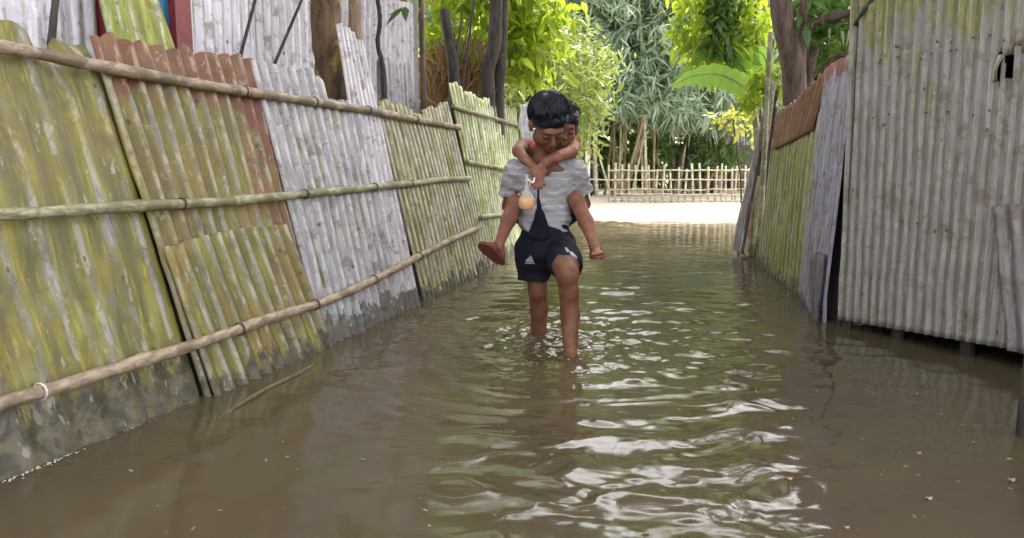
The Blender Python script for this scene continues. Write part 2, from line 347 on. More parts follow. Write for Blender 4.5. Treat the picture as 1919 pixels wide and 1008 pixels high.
t3b = tin('pale zinc offcut', 5, base=(.62, .57, .60), base2=(.48, .45, .48), moss_t=.63, rust_t=.78, wet=.09, **yg)
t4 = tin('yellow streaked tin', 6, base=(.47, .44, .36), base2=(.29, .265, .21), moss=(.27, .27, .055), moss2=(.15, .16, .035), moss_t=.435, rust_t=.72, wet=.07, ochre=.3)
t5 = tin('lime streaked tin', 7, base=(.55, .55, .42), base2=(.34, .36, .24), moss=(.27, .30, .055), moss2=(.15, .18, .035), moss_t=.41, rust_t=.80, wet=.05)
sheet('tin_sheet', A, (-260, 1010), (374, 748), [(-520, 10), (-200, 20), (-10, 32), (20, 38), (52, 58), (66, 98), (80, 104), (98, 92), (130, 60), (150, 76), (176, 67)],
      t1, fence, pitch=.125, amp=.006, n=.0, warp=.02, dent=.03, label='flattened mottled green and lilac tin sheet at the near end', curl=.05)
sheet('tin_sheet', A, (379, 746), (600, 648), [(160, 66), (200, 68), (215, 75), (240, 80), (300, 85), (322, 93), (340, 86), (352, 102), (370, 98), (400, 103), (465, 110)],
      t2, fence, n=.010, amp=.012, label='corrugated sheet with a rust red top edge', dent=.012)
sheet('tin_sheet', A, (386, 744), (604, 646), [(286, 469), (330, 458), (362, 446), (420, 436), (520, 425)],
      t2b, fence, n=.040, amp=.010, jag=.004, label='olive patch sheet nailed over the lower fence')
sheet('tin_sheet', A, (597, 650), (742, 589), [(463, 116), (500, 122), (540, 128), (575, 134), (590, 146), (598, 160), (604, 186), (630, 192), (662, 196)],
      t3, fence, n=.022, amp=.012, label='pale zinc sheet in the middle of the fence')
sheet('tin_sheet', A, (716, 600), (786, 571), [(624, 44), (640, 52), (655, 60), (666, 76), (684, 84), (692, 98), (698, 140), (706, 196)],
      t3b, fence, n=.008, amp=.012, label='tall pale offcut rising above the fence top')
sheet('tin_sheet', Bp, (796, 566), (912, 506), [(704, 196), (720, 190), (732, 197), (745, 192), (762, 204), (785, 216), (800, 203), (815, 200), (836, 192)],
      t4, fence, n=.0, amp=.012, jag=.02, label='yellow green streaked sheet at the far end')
# dark strips added to stand for the darkness behind the slits
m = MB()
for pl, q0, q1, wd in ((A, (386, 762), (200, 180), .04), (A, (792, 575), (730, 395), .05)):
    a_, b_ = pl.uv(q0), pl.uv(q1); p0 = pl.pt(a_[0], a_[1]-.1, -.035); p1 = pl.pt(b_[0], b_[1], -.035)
    mm = MB(); mm.box((p0+p1)/2, (p1-p0)/2, pl.U*wd, pl.N*.01); mm.build('slit_shade_strip', M['stick'], fence, False)
mm = MB(); mm.tube([Bp.pt(*Bp.uv((914, 520)), -.03), Bp.pt(*Bp.uv((840, 200)), -.03)], .03, 8, .15); mm.build('slit_shadow_post', M['stick'], fence)  # dark post added where the slit is only shadow
def onf(q, n=.05):
    pl = A if q[0] < 760 else Bp; u, v = pl.uv(q); return pl.pt(u, v, n)
rail('bamboo_rail', [onf(q, .045) for q in ((-300, 45), (0, 98), (180, 133), (390, 169), (520, 188), (640, 205), (740, 222))]+[onf(q, .035) for q in ((800, 232), (853, 241))],
     .0215, M['bamboo'], fence, ties=(.36, .49, .62, .78), label='top bamboo rail')
rail('bamboo_rail', [onf(q, .05) for q in ((-300, 416), (0, 408), (120, 400), (255, 391), (450, 380), (600, 364), (690, 355))]+[onf(q, .035) for q in ((775, 345), (830, 338), (872, 336))],
     .0195, M['bamboo_green'], fence, ties=(.25, .44, .60, .72, .85), label='middle bamboo rail')
rail('bamboo_rail', [onf(q, .055) for q in ((-300, 850), (0, 755), (100, 726), (240, 682), (335, 652), (470, 607), (600, 565), (700, 520))]+[onf(q, .035) for q in ((800, 470), (850, 445), (893, 426))],
     .0215, M['bamboo'], fence, ties=(.30, .42, .55, .70), label='lowest bamboo rail just above the water')
pq = onf((48, 740), .055); mm = MB(); mm.ring(pq, A.U, .0242, .0018); mm.ring(pq+A.U*.004, A.U, .0242, .0016)
mm.build('twine_tie', M['twine'], fence)
# far section
fence2 = thing('tin_fence', tuple(gr(930, 500)), 'short lime streaked tin fence section with bamboo rails behind the boy, past the dark slit', 'fence')
B2 = Plane(gr(915, 505), gr(985, 470), R(13.5), 1, -.05)
sheet('tin_sheet', B2, (914, 506), (984, 476), [(838, 152), (846, 158), (856, 158), (866, 170), (885, 176), (900, 186), (925, 184), (940, 196), (968, 204)],
      t5, fence2, amp=.012, jag=.025)
def on2(q, n=.035): u, v = B2.uv(q); return B2.pt(u, v, n)
for k, (q, r) in enumerate([([(842, 200), (880, 212), (930, 226), (972, 238), (1000, 246)], .018), ([(868, 305), (905, 312), (945, 319), (975, 322)], .018), ([(895, 409), (920, 405), (945, 405), (975, 402)], .018)]):
    rail('bamboo_rail', [on2(z) for z in q], r, M['bamboo_green'], fence2, ties=(.8,) if k == 0 else None)
# ------------------------------------------------------------------ right side: fence and hut
C = Plane(gr(1418, 493), gr(1550, 600), R(5), 1)
rf = thing('tin_fence', tuple(gr(1505, 560)), 'short leaning fence on the right, its lime green sheet rust red along the top', 'fence')
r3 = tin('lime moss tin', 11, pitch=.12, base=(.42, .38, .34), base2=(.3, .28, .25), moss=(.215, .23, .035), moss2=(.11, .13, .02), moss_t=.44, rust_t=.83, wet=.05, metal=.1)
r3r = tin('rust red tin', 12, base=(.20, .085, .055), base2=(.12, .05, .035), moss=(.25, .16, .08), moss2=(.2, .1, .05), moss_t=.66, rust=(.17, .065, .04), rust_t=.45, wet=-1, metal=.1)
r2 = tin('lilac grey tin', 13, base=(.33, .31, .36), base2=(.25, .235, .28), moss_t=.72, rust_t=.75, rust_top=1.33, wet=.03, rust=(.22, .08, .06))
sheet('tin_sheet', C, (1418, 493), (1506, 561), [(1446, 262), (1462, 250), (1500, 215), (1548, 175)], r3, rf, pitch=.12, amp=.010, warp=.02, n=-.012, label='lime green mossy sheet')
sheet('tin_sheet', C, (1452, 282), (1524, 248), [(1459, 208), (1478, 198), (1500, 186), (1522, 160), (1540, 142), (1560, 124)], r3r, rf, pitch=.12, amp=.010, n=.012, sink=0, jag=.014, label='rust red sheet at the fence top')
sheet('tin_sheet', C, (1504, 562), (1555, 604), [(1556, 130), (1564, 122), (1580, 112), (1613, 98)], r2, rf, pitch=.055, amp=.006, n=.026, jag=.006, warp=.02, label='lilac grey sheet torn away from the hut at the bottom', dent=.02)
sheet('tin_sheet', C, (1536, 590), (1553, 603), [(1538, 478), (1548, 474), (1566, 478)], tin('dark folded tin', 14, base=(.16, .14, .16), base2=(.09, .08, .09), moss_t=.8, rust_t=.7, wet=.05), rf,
      pitch=.05, amp=.010, n=.05, jag=.004, label='small dark folded scrap at the torn corner')
H1, H2 = gr(1572, 612), gr(1890, 690); D = Plane(H1, H2, R(0.5), -1 if False else 1)
D.N = D.N if np.dot(D.N, CP-D.O) > 0 else -D.N
hut = thing('tin_hut', tuple((H1+H2)/2), 'tall grey corrugated tin hut wall with a torn hole, right foreground, hanging above dark water', 'hut')
r1 = tin('grey corrugated tin', 15, pitch=.052, crest_light=.85, base=(.29, .27, .245), base2=(.205, .188, .17), moss=(.22, .22, .05), moss2=(.13, .14, .035), moss_t=.59, moss_top=1.15, rust_t=.80, wet=-1, metal=.2)
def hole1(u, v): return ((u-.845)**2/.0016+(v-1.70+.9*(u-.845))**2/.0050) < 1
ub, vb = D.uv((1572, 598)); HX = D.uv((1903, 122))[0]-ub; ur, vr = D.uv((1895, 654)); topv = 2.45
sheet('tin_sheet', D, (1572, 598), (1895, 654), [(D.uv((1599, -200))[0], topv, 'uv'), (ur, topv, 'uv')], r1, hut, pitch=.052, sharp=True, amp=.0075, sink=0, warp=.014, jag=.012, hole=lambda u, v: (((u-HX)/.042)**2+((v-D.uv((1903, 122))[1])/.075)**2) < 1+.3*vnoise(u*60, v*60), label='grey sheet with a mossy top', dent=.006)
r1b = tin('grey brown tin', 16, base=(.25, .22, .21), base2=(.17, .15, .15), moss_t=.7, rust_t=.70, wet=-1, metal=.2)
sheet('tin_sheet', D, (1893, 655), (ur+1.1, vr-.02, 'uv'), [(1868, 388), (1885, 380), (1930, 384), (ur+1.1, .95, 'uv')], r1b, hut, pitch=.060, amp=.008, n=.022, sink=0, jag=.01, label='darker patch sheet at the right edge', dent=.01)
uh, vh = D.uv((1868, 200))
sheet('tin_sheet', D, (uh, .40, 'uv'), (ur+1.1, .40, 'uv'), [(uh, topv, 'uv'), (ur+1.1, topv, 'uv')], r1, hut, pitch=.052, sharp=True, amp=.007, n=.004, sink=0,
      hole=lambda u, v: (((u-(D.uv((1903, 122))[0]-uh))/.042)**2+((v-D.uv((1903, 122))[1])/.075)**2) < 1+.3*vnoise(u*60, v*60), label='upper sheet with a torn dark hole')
a_ = D.uv((1880, 128)); m = MB()   # torn flap curling away below the hole
Vf = []; Ff = []
for i in range(9):
    for j in range(5):
        t = i/8; u = a_[0]+.030*(j/4-.5)-.012*t; v = a_[1]+.055-.11*t; nn = .012+.035*math.sin(t*2.6)*(.4+.6*j/4); Vf.append(D.pt(u, v, nn))
for i in range(8):
    for j in range(4): Ff.append((i*5+j, i*5+j+1, (i+1)*5+j+1, (i+1)*5+j))
o = mk('torn_flap', Vf, Ff, r1, hut, True, [(i % 5*.01, 1.5+i//5*.01) for i in range(45)]); md = o.modifiers.new('t', 'SOLIDIFY'); md.thickness = .002
# the hut's other walls, roof and a dark gap-shade sheet so that it is a closed volume
back = -D.N
def wallq(name, p, q, z0, z1, mat, parent):
    mm = MB(); p = np.array([*p[:2], 0]); q = np.array([*q[:2], 0]); L = np.linalg.norm(q-p); n_ = int(L/.04); nr = np.array([-(q-p)[1], (q-p)[0], 0])/L
    Vv = []; UVv = []
    for j, z in enumerate((z0, (z0+z1)/2, z1)):
        for i in range(n_+1):
            Vv.append(p+(q-p)*i/n_+nr*.009*math.cos(math.pi*i)+np.array([0, 0, z])); UVv.append((L*i/n_, z))
    Fv = [(j*(n_+1)+i, j*(n_+1)+i+1, (j+1)*(n_+1)+i+1, (j+1)*(n_+1)+i) for j in range(2) for i in range(n_)]
    o = mk(name, Vv, Fv, mat, parent, False, UVv); md = o.modifiers.new('t', 'SOLIDIFY'); md.thickness = .003; return o
c0 = D.pt(.0, 0); c1 = D.pt(ur+1.1, 0); c2 = c1+back*2.4; c3 = c0+back*2.4
wallq('back_wall', c2, c3, -.1, 2.45, r1b, hut); wallq('side_wall', c0+back*.03, c3, .0, 2.45, r1b, hut); wallq('side_wall', c1, c2, .0, 2.45, r1b, hut)
mm = MB(); cc = (c0+c2)/2; mm.box(cc+[0, 0, 2.52], (c1-c0)*.56, (c3-c0)*.56, [0, 0, .01]); mm.build('roof', r1b, hut, False)
mm = MB(); p = D.pt(ub+.006, 0, -.03); mm.tube([p+[0, 0, -.3], p+[.0, 0, 1.2], p+[0, 0, 2.45]], .022, 8, .1); mm.build('corner_post', M['stick'], hut)
sheet('gap_shade_sheet', C, (1530, 592), (1568, 611), [(1545, 150), (1600, 120)], tin('gap shade tin', 17, base=(.06, .05, .05), base2=(.035, .03, .03), moss_t=.8, rust_t=.85, wet=-1, crest=0), hut, n=-.05, label='dark sheet added for the shade inside the gap')  # dark sheet put behind the gap to stand for its shade
for i, f in enumerate((.35, .75)):
    p = D.pt(ur*f, 0, -.05); mm = MB(); mm.tube([p+[0, 0, -.3], p+[0, 0, 2.45]], .03, 8, .1); mm.build('wall_post', M['stick'], hut)
for q, k in (((1620, 22), 0),):
    p = D.pt(*D.uv(q), .012); p2 = D.pt(*D.uv((1645, -12)), .012); p1 = D.pt(*D.uv((1606, 48)), .012)
    mm = MB(); mm.tube([p1, p, p2], .010, 6, .1); mm.build('hooked_bar', M['stick'], hut)
for k in range(26):
    u = random.uniform(.05, ur-.05); v = random.choice((.55, 1.05, 1.32, 1.36))+random.uniform(-.02, .02); m = MB(); m.ball(D.pt(u, v, .009), .005, .005, .005, 6, 4); m.build('nail', M['wire'], hut)
p = gr(1912, 818); mm = MB(); mm.tube([p+[.02, 0, -.3], p+[.02, 0, .1], p+[.022, 0, .30]], [.03, .03, .026], 10, .2)
tag(mm.build('wooden_post', M['bark_dark']), 'dark broken wooden stump in the water at the right edge, under the hut wall', 'post')
# leaning planks, canes and twisted poles at the far end of the right fence
def lean(name, q0, Y0, q1, Y1, r, mat, label, cat, flat=False, group=None, rough=.12, mids=(), parent=None):
    P = [at(*q0, Y0)]+[at(*z) for z in mids]+[at(*q1, Y1)]; mm = MB()
    if flat:
        ax = nrm(P[-1]-P[0]); sd = nrm(np.cross(ax, [0, 1, 0])); mm.box((P[0]+P[-1])/2, (P[-1]-P[0])/2, sd*r, np.cross(ax, sd)*.008)
    else:
        S = smoothpath(P, 8); mm.tube(S, [r*(1-.25*i/len(S)) for i in range(len(S))], 9, rough)
    o = mm.build(name, mat, parent, not flat)
    if label: tag(o, label, cat, group)
    return o
lean('plank', (1378, 470), 7.0, (1440, 196), 7.25, .035, M['plank'], 'grey weathered plank leaning against the fence end, leftmost of the planks', 'plank', True)
lean('plank', (1392, 476), 6.9, (1432, 262), 7.1, .022, M['stick'], 'narrow dark plank leaning behind the grey plank', 'plank', True)
lean('bamboo_cane', (1408, 480), 6.8, (1452, 150), 6.9, .020, M['bamboo_green'], 'upright knobbly bamboo cane between the planks and the mossy sheet', 'cane', rough=.3)
lean('bamboo_cane', (1422, 488), 6.6, (1444, 60), 6.75, .026, M['bamboo_green'], 'tall green grey bamboo cane rising left of the thick trunk', 'cane')
lean('dead_trunk', (1416, 486), 7.0, (1446, 170), 7.2, .075, M['bark_brown'], 'rough dead trunk standing behind the bamboo canes, between the planks and the mossy sheet', 'trunk', rough=.45, mids=((1424, 380, 7.05), (1436, 280, 7.1)))
lean('bamboo_cane', (1432, 492), 6.5, (1456, 226), 6.6, .016, M['stick'], 'dark thin cane right against the edge of the mossy sheet', 'cane', rough=.3)
lean('plank', (1398, 474), 6.8, (1424, 330), 6.9, .016, M['bark_tan'], 'short tan splintered plank low between the dark plank and the canes', 'plank', True)
lean('wooden_post', (1400, 474), 6.95, (1410, 380), 7.0, .05, M['bark_brown'], 'short brown post at the foot of the leaning planks', 'post', rough=.25)
for i, (a_, b_, lab) in enumerate([((1383, 468), (1402, 330), 'thin twig leaning in front of the bamboo fence end'), ((1372, 462), (1392, 372), 'short pale twig at the waterline left of the planks'), ((1412, 420), (1442, 300), 'crooked twig in front of the mossy bark')]):
    lean('twig', a_, 7.3, b_, 7.4, .008, M['bamboo_pale'] if i == 1 else M['stick'], lab, 'twig')
# ------------------------------------------------------------------ left hut behind the fence
lh = thing('tin_hut', (-1.6, 4.6, 0), 'pale zinc hut behind the left fence with a blue door and red door frame', 'hut')
P0 = np.array([-2.75, 1.3, 0]); P1 = at(782, 200, 6.6)*[1, 1, 0]
Hh = Plane(P0, P1, 0.0, 1)
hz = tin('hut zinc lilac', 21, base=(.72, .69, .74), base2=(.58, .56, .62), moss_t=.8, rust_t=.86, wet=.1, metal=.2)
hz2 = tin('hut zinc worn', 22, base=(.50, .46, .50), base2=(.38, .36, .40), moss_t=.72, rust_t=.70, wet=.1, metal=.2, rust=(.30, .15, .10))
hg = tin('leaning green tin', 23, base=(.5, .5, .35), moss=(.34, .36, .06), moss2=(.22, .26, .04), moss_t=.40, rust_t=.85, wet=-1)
def hu(px): return Hh.uv((px, 60))[0]
topz = 2.7
for (x0, x1, mat, lab, pt) in ((-900, 185, hz, 'lilac zinc wall sheet at the near end', .09), (352, 470, hz, 'white zinc wall sheet right of the door', .076), (468, 640, hz, 'bright zinc wall sheet behind the sticks', .076), (638, 783, hz2, 'worn streaked wall sheet at the hut corner', .076)):
    u0 = 0.02 if x0 < -500 else hu(x0)
    sheet('wall_sheet', Hh, (u0, 0, 'uv'), (hu(x1), 0, 'uv'), [(u0, topz, 'uv'), (hu(x1), topz, 'uv')], mat, lh, pitch=pt, amp=.009, n=random.uniform(-.006, .006), label=lab, dent=.01)
sheet('patch_sheet', Hh, (hu(712), 1.10, 'uv'), (hu(764), 1.06, 'uv'), [(hu(705), 1.62, 'uv'), (hu(762), 1.62, 'uv')], hz2, lh, n=.03, sink=0, pitch=.06, label='ragged patch nailed beside the corner post')
mm = MB(); ud0, ud1 = hu(290), hu(322); mm.box(Hh.pt((ud0+ud1)/2-.12, 1.0, -.02), Hh.U*((ud1-ud0)/2+.12), Hh.V*1.0, Hh.N*.015)
N = NT('blue painted door'); a = N.noise(N.obj(10, 10, 1), 3, 5); N.P(Base_Color=N.mix(N.step(a, .4, .65), (.01, .13, .24), (.02, .2, .33)), Roughness=.5); mm.build('door', N.m, lh, False)
mr = plain('dark red paint', (.20, .025, .03), .5); mm = MB(); uf = hu(334); mm.box(Hh.pt(uf, 1.1, .01), Hh.U*.055, Hh.V*1.15, Hh.N*.03); mm.box(Hh.pt(ud0-.28, 1.1, .01), Hh.U*.045, Hh.V*1.15, Hh.N*.03); mm.build('door_frame', mr, lh, False)
mm = MB(); mm.box(Hh.pt((hu(185)+hu(352))/2, 2.4, .0), Hh.U*(hu(352)-hu(185))/2, Hh.V*.3, Hh.N*.012); mm.build('lintel_board', M['plank'], lh, False)
Ob = -Hh.N; e0 = Hh.pt(0, 0); e1 = Hh.pt(hu(783), 0)
wallq('side_wall', e1, e1+Ob*2.6, 0, 2.7, hz2, lh); wallq('side_wall', e0, e0+Ob*2.6, 0, 2.7, hz2, lh); wallq('back_wall', e0+Ob*2.6, e1+Ob*2.6, 0, 2.7, hz2, lh)
mm = MB(); mm.box((e0+e1)/2+Ob*1.3+[0, 0, 2.78], (e1-e0)*.52, Ob*1.45, [0, 0, .012]); mm.build('roof', hz2, lh, False)
Pc = e1+Hh.N*.04-Hh.U*.01; mm = MB(); mm.tube([Pc+[0, 0, -.3], Pc+[0.01, 0, 1.3], Pc+[-.005, 0, 2.7]], .024, 10, .08); mm.build('corner_post', M['bark_brown'], lh)
# leaning green sheet in front of the hut door
G = Plane(P0+Hh.N*.30, P1+Hh.N*.30, R(6), 1)
o = sheet('tin_sheet', G, (208, 100), (326, 86), [(183, 0), (190, -30), (240, -40), (282, -22), (296, 0), (310, 40)], hg, None, pitch=.10, amp=.008, sink=.8, warp=.02)
tag(o, 'loose green mossy tin sheet leaning between the fence and the blue door', 'tin sheet')
# poles and trunks between the fence and the hut
lean('wooden_post', (92, 130), 2.95, (108, -40), 3.0, .016, M['stick'], 'dark thin post behind the near end of the left fence', 'post', mids=((98, 60, 2.97),))
lean('stick', (444, 130), 4.1, (486, -30), 4.15, .010, M['stick'], 'bare dark stick leaning right, above the rust red fence top', 'stick', group=None)
lean('stick', (506, 140), 4.3, (578, -30), 4.35, .009, M['stick'], 'bare dark stick leaning far right, above the pale zinc sheet', 'stick')
lean('twisted_vine', (722, 200), 5.3, (700, -40), 5.3, .018, M['stick'], 'crooked dark vine stem climbing in front of the hut corner sheet', 'vine', mids=((718, 130, 5.3), (708, 80, 5.3), (712, 30, 5.3)), rough=.35)
# ------------------------------------------------------------------ leaves
def leaf_arrays(B, Dv, Nv, L, W, droop=.25, fold=.25):
    """leaves at B pointing along Dv, face normal Nv, 5 verts and 4 tris each"""
    Dv = Dv/np.linalg.norm(Dv, axis=1, keepdims=True); S = np.cross(Dv, Nv); S /= np.linalg.norm(S, axis=1, keepdims=True)+1e-9; Nn = np.cross(S, Dv)
    L = L[:, None]; W = W[:, None]; dn = np.array([0, 0, -1.0])
    b = B; mid = B+Dv*L*.45-Nn*W*fold; l = B+Dv*L*.38-S*W*.5; r = B+Dv*L*.38+S*W*.5; t = B+Dv*L+dn*L*droop
    l2 = B+Dv*L*.68-S*W*.36+dn*L*droop*.35; r2 = B+Dv*L*.68+S*W*.36+dn*L*droop*.35
    V = np.stack([b, l, mid, r, t, l2, r2], 1).reshape(-1, 3); n = len(B); i = (np.arange(n)*7)[:, None, None]
    F = (np.array([[0, 1, 2], [0, 2, 3], [1, 5, 2], [2, 6, 3], [5, 4, 2], [2, 4, 6]])[None]+i).reshape(-1, 3)
    return V, F
def rdir(n, up=0.0):
    d = rng.normal(size=(n, 3)); d[:, 2] += up; return d/np.linalg.norm(d, axis=1, keepdims=True)
def foliage(name, centres, per, L, W, mat, parent, droop=.25, spread=1.0, down=-.2, size_var=.35, fan=None, clump_tint=.5):
    C_ = np.repeat(np.asarray(centres, float), per, 0); n = len(C_)
    if fan:                                                          # leaves radiate from a twig end and hang
        ax = rdir(len(centres), down*1.0); ax = np.repeat(ax, per, 0); Dv = ax*fan+rdir(n, down)
    else: Dv = rdir(n, down)
    Nv = rdir(n, .9); B = C_+rng.normal(size=(n, 3))*spread
    Ls = L*(1+size_var*rng.uniform(-1, 1, n)); V, F = leaf_arrays(B, Dv, Nv, Ls, Ls*W, droop)
    ct = np.repeat(rng.random(len(centres)), per)
    tn = np.clip(clump_tint*ct+(1-clump_tint)*rng.random(n), 0, 1); return mk(name, V, F, mat, parent, True, tint=np.repeat(tn, 7))
def blob_pts(n, c, r, hollow=.5, lump=.35):
    d = rdir(n); rr = (hollow+(1-hollow)*rng.random(n))**.6; k = 1+lump*vnoise(d[:, 0]*2.3+c[0], d[:, 1]*2.3+c[1], d[:, 2]*2.3)
    return np.asarray(c)+d*np.asarray(r)*(rr*k)[:, None]
L_yel = leafm('sunlit yellow green leaves', (.13, .24, .025), (.42, .52, .05), .5)
L_mid = leafm('mango green leaves', (.07, .14, .035), (.40, .46, .15), .32)
L_bam = leafm('bamboo leaves', (.07, .17, .12), (.56, .66, .52), .32, .28)  # distance haze lightened into the leaf colour
L_dark = leafm('dark green leaves', (.04, .10, .03), (.14, .25, .06), .35)
L_shade = leafm('unseen shade crown leaves', (.05, .11, .03), (.12, .20, .05), .15)
L_ban = leafm('banana leaf', (.12, .30, .04), (.30, .48, .10), .45, .35)
L_dry = leafm('dry brush', (.20, .11, .05), (.42, .28, .15), .2, .8)
def tree(name, label, cat, base, trunk, rad, mat, limbs=(), crown=None, group=None, trough=.12):
    t = thing(name, tuple(base), label, cat, group); m_ = MB(); S = smoothpath(trunk, 8); n_ = len(S)
    m_.tube(S, [lerp(rad[0], rad[1], i/(n_-1)) for i in range(n_)], 12, trough); m_.build('trunk', mat, t)
    for lp, r0, r1_ in limbs:
        q = MB(); S = smoothpath(lp, 6); q.tube(S, [lerp(r0, r1_, i/(len(S)-1)) for i in range(len(S))], 9, trough); q.build('limb', mat, t)
    if crown: crown(t)
    return t
# two dark trunks with yellow-green crown, left centre
def crown_a(t): foliage('crown', np.concatenate([blob_pts(110, at(885, 40, 8.6), (.75, .7, .7)), blob_pts(80, at(990, 50, 8.8), (.42, .6, .6)), blob_pts(120, at(820, -160, 8.4), (1.2, 1.0, .9))]), 12, .17, .42, L_yel, t, .25, .13, -.3)
tree('tree', 'tall dark double trunked tree with bright yellow green leaves beyond the far fence section', 'tree', tuple(at(915, 330, 7.6)*[1, 1, 0]), [at(912, 420, 7.6), at(915, 190, 7.6), at(914, 130, 7.6), at(928, 60, 7.6), at(930, -200, 7.6)], (.075, .06), M['bark_dark'],
     [([at(938, 420, 7.7), at(934, 190, 7.7), at(940, 100, 7.7), at(948, -200, 7.7)], .06, .05)], crown_a)
tree('tree_stump', 'pollarded dark trunk standing left of the double trunked tree', 'tree', tuple(at(850, 330, 7.3)*[1, 1, 0]), [at(858, 420, 7.3), at(851, 150, 7.3), at(842, 80, 7.3), at(831, 18, 7.3)], (.06, .042), M['bark_dark'],
     [([at(848, 130, 7.3), at(862, 60, 7.3), at(868, 10, 7.3)], .012, .006)])
lean('sapling', (862, 190), 7.2, (892, -20), 7.2, .012, M['stick'], 'thin bare sapling between the pollarded trunk and the double trunk', 'sapling')
lean('sapling', (845, 190), 7.4, (880, 40), 7.4, .007, M['stick'], 'thinnest sapling stem leaning over the dry brush', 'sapling')
# big mossy trunk and tan trunk behind the fence
tree('tree', 'thick brown trunk with ochre moss, behind the fence left of the tan trunk', 'tree', tuple(at(618, 300, 4.75)*[1, 1, 0]), [at(628, 520, 4.75), at(622, 160, 4.75), at(612, 40, 4.75), at(610, -250, 4.75)], (.10, .085), M['bark_fungus'])
tree('tree', 'slim tan trunk behind the tall pale offcut', 'tree', tuple(at(668, 300, 4.95)*[1, 1, 0]), [at(672, 520, 4.95), at(666, 60, 4.95), at(660, -250, 4.95)], (.045, .038), M['bark_tan'])
o = foliage('hanging_leaves', [at(745, 8, 5.2), at(752, 14, 5.2), at(735, 4, 5.2)], 3, .12, .5, L_dark, None, .3, .04, -.2); tag(o, 'few dark leaves hanging at the top beside the hut corner post', 'leaves')
# dry brush heap
bs = thing('brush_heap', tuple(at(850, 300, 8.0)*[1, 1, 0]), 'heap of dry brown brush and twigs beyond the left fence', 'brush')
foliage('twigs', [at(random.uniform(800, 905), random.uniform(112, 260), 8+random.uniform(-.2, .3)) for _ in range(260)], 9, .30, .05, L_dry, bs, .05, .05, 1.2)
# mixed shrub, centre
def crown_m(t):
    foliage('crown', np.concatenate([blob_pts(260, at(1035, 175, 11.5), (.85, .8, .85)), blob_pts(60, at(1085, 130, 12), (.45, .6, .4)), blob_pts(160, at(960, 150, 11), (.8, .7, .9))]), 11, .14, .32, L_mid, t, .15, .12, -.1)
tree('mango_tree', 'bushy light green tree behind the boys head', 'tree', tuple(at(1010, 400, 11.5)*[1, 1, 0]), [at(1000, 400, 11.5), at(1015, 250, 11.5), at(1040, 100, 11.6)], (.07, .04), M['bark_dark'],
     [([at(1005, 330, 11.5), at(960, 220, 11.3), at(930, 120, 11)], .03, .015), ([at(985, 190, 9.5), at(1040, 130, 9.6), at(1060, 100, 9.7)], .02, .01)], crown_m)
# bamboo clumps
def bamboo(cx, cy, n, rad, h, fans, label, lo=1.5, culm_vis=True):
    t = thing('bamboo_clump', (cx, cy, 0.05), label, 'bamboo', 'bamboo clumps beyond the bamboo fence'); P_ = []
    for k in range(n):
        a = random.uniform(0, 6.28); rr = rad*math.sqrt(random.random()); b = np.array([cx+rr*math.cos(a), cy+rr*.6*math.sin(a), .0]); tip = b+np.array([random.gauss(0, .16)*h, random.gauss(-.06, .1)*h, h*random.uniform(.75, 1)])
        S = smoothpath([b, lerp(b, tip, .5)+[0, 0, .1*h], tip], 8); m_ = MB(); r0 = random.uniform(.022, .042); m_.tube(S, [r0*(1-.6*i/len(S)) for i in range(len(S))], 7, .06)
        m_.build('culm', random.choice([M['bamboo_pale'], M['bamboo_green'], M['bark_tan'], M['bark_dark']]), t)
        for q in S[5:]: P_.append(q)
    P_ = np.array(P_); idx = rng.integers(0, len(P_), fans); c = P_[idx]+rng.normal(size=(fans, 3))*[.62, .45, .55]; c = c[c[:, 2] > lo-.25*rng.random(len(c))]
    low = np.stack([cx+rng.uniform(-1.5, 1.5, fans//2), cy-.5+rng.uniform(-.6, .4, fans//2), lo+rng.random(fans//2)**1.0*2.8], -1)
    foliage('leaves', np.concatenate([c, low]), 9, .27, .14, L_bam, t, .16, .04, -.30, fan=.7, clump_tint=.55)
    return t
bamboo(2.2, 16.6, 30, .9, 7.0, 1700, 'bamboo clump with many stems directly right of the boy', 1.75)
bamboo(4.0, 17.4, 18, .8, 6.6, 1400, 'bamboo clump behind the middle of the bamboo fence')
bamboo(0.4, 17.6, 10, .9, 7.2, 1200, 'bamboo clump hidden partly by the boy and the mango tree')
bamboo(5.9, 18.5, 9, .9, 6.6, 1100, 'bamboo clump behind the banana plant on the right', 2.2)
bamboo(-2.4, 18.0, 10, 1.0, 7.2, 800, 'bamboo clump behind the bright yellow green tree on the left')
# far wood
pts = np.stack([rng.uniform(-22, 26, 2600), rng.uniform(27, 31, 2600), rng.random(2600)*6.2], -1)
pts[:, 2] *= (1+.22*vnoise(pts[:, 0]*.5, 2.0)); o = foliage('woodland', pts, 9, .5, .4, L_mid, None, .2, .4, -.2); tag(o, 'far mass of pale green woodland closing the view', 'woodland', kind='stuff')
pts = np.stack([rng.uniform(-9, 4.0, 900), rng.uniform(19.5, 20.5, 900), rng.random(900)*2.0], -1)
pts = np.concatenate([pts, np.stack([rng.uniform(-6, 9, 1500), rng.uniform(19.8, 20.8, 1500), 2+rng.random(1500)*3.6], -1)])
o = foliage('undergrowth', pts, 9, .34, .3, L_dark, None, .2, .2, -.2); tag(o, 'dark tangled growth behind the bamboo stems and leaves', 'undergrowth', kind='stuff')
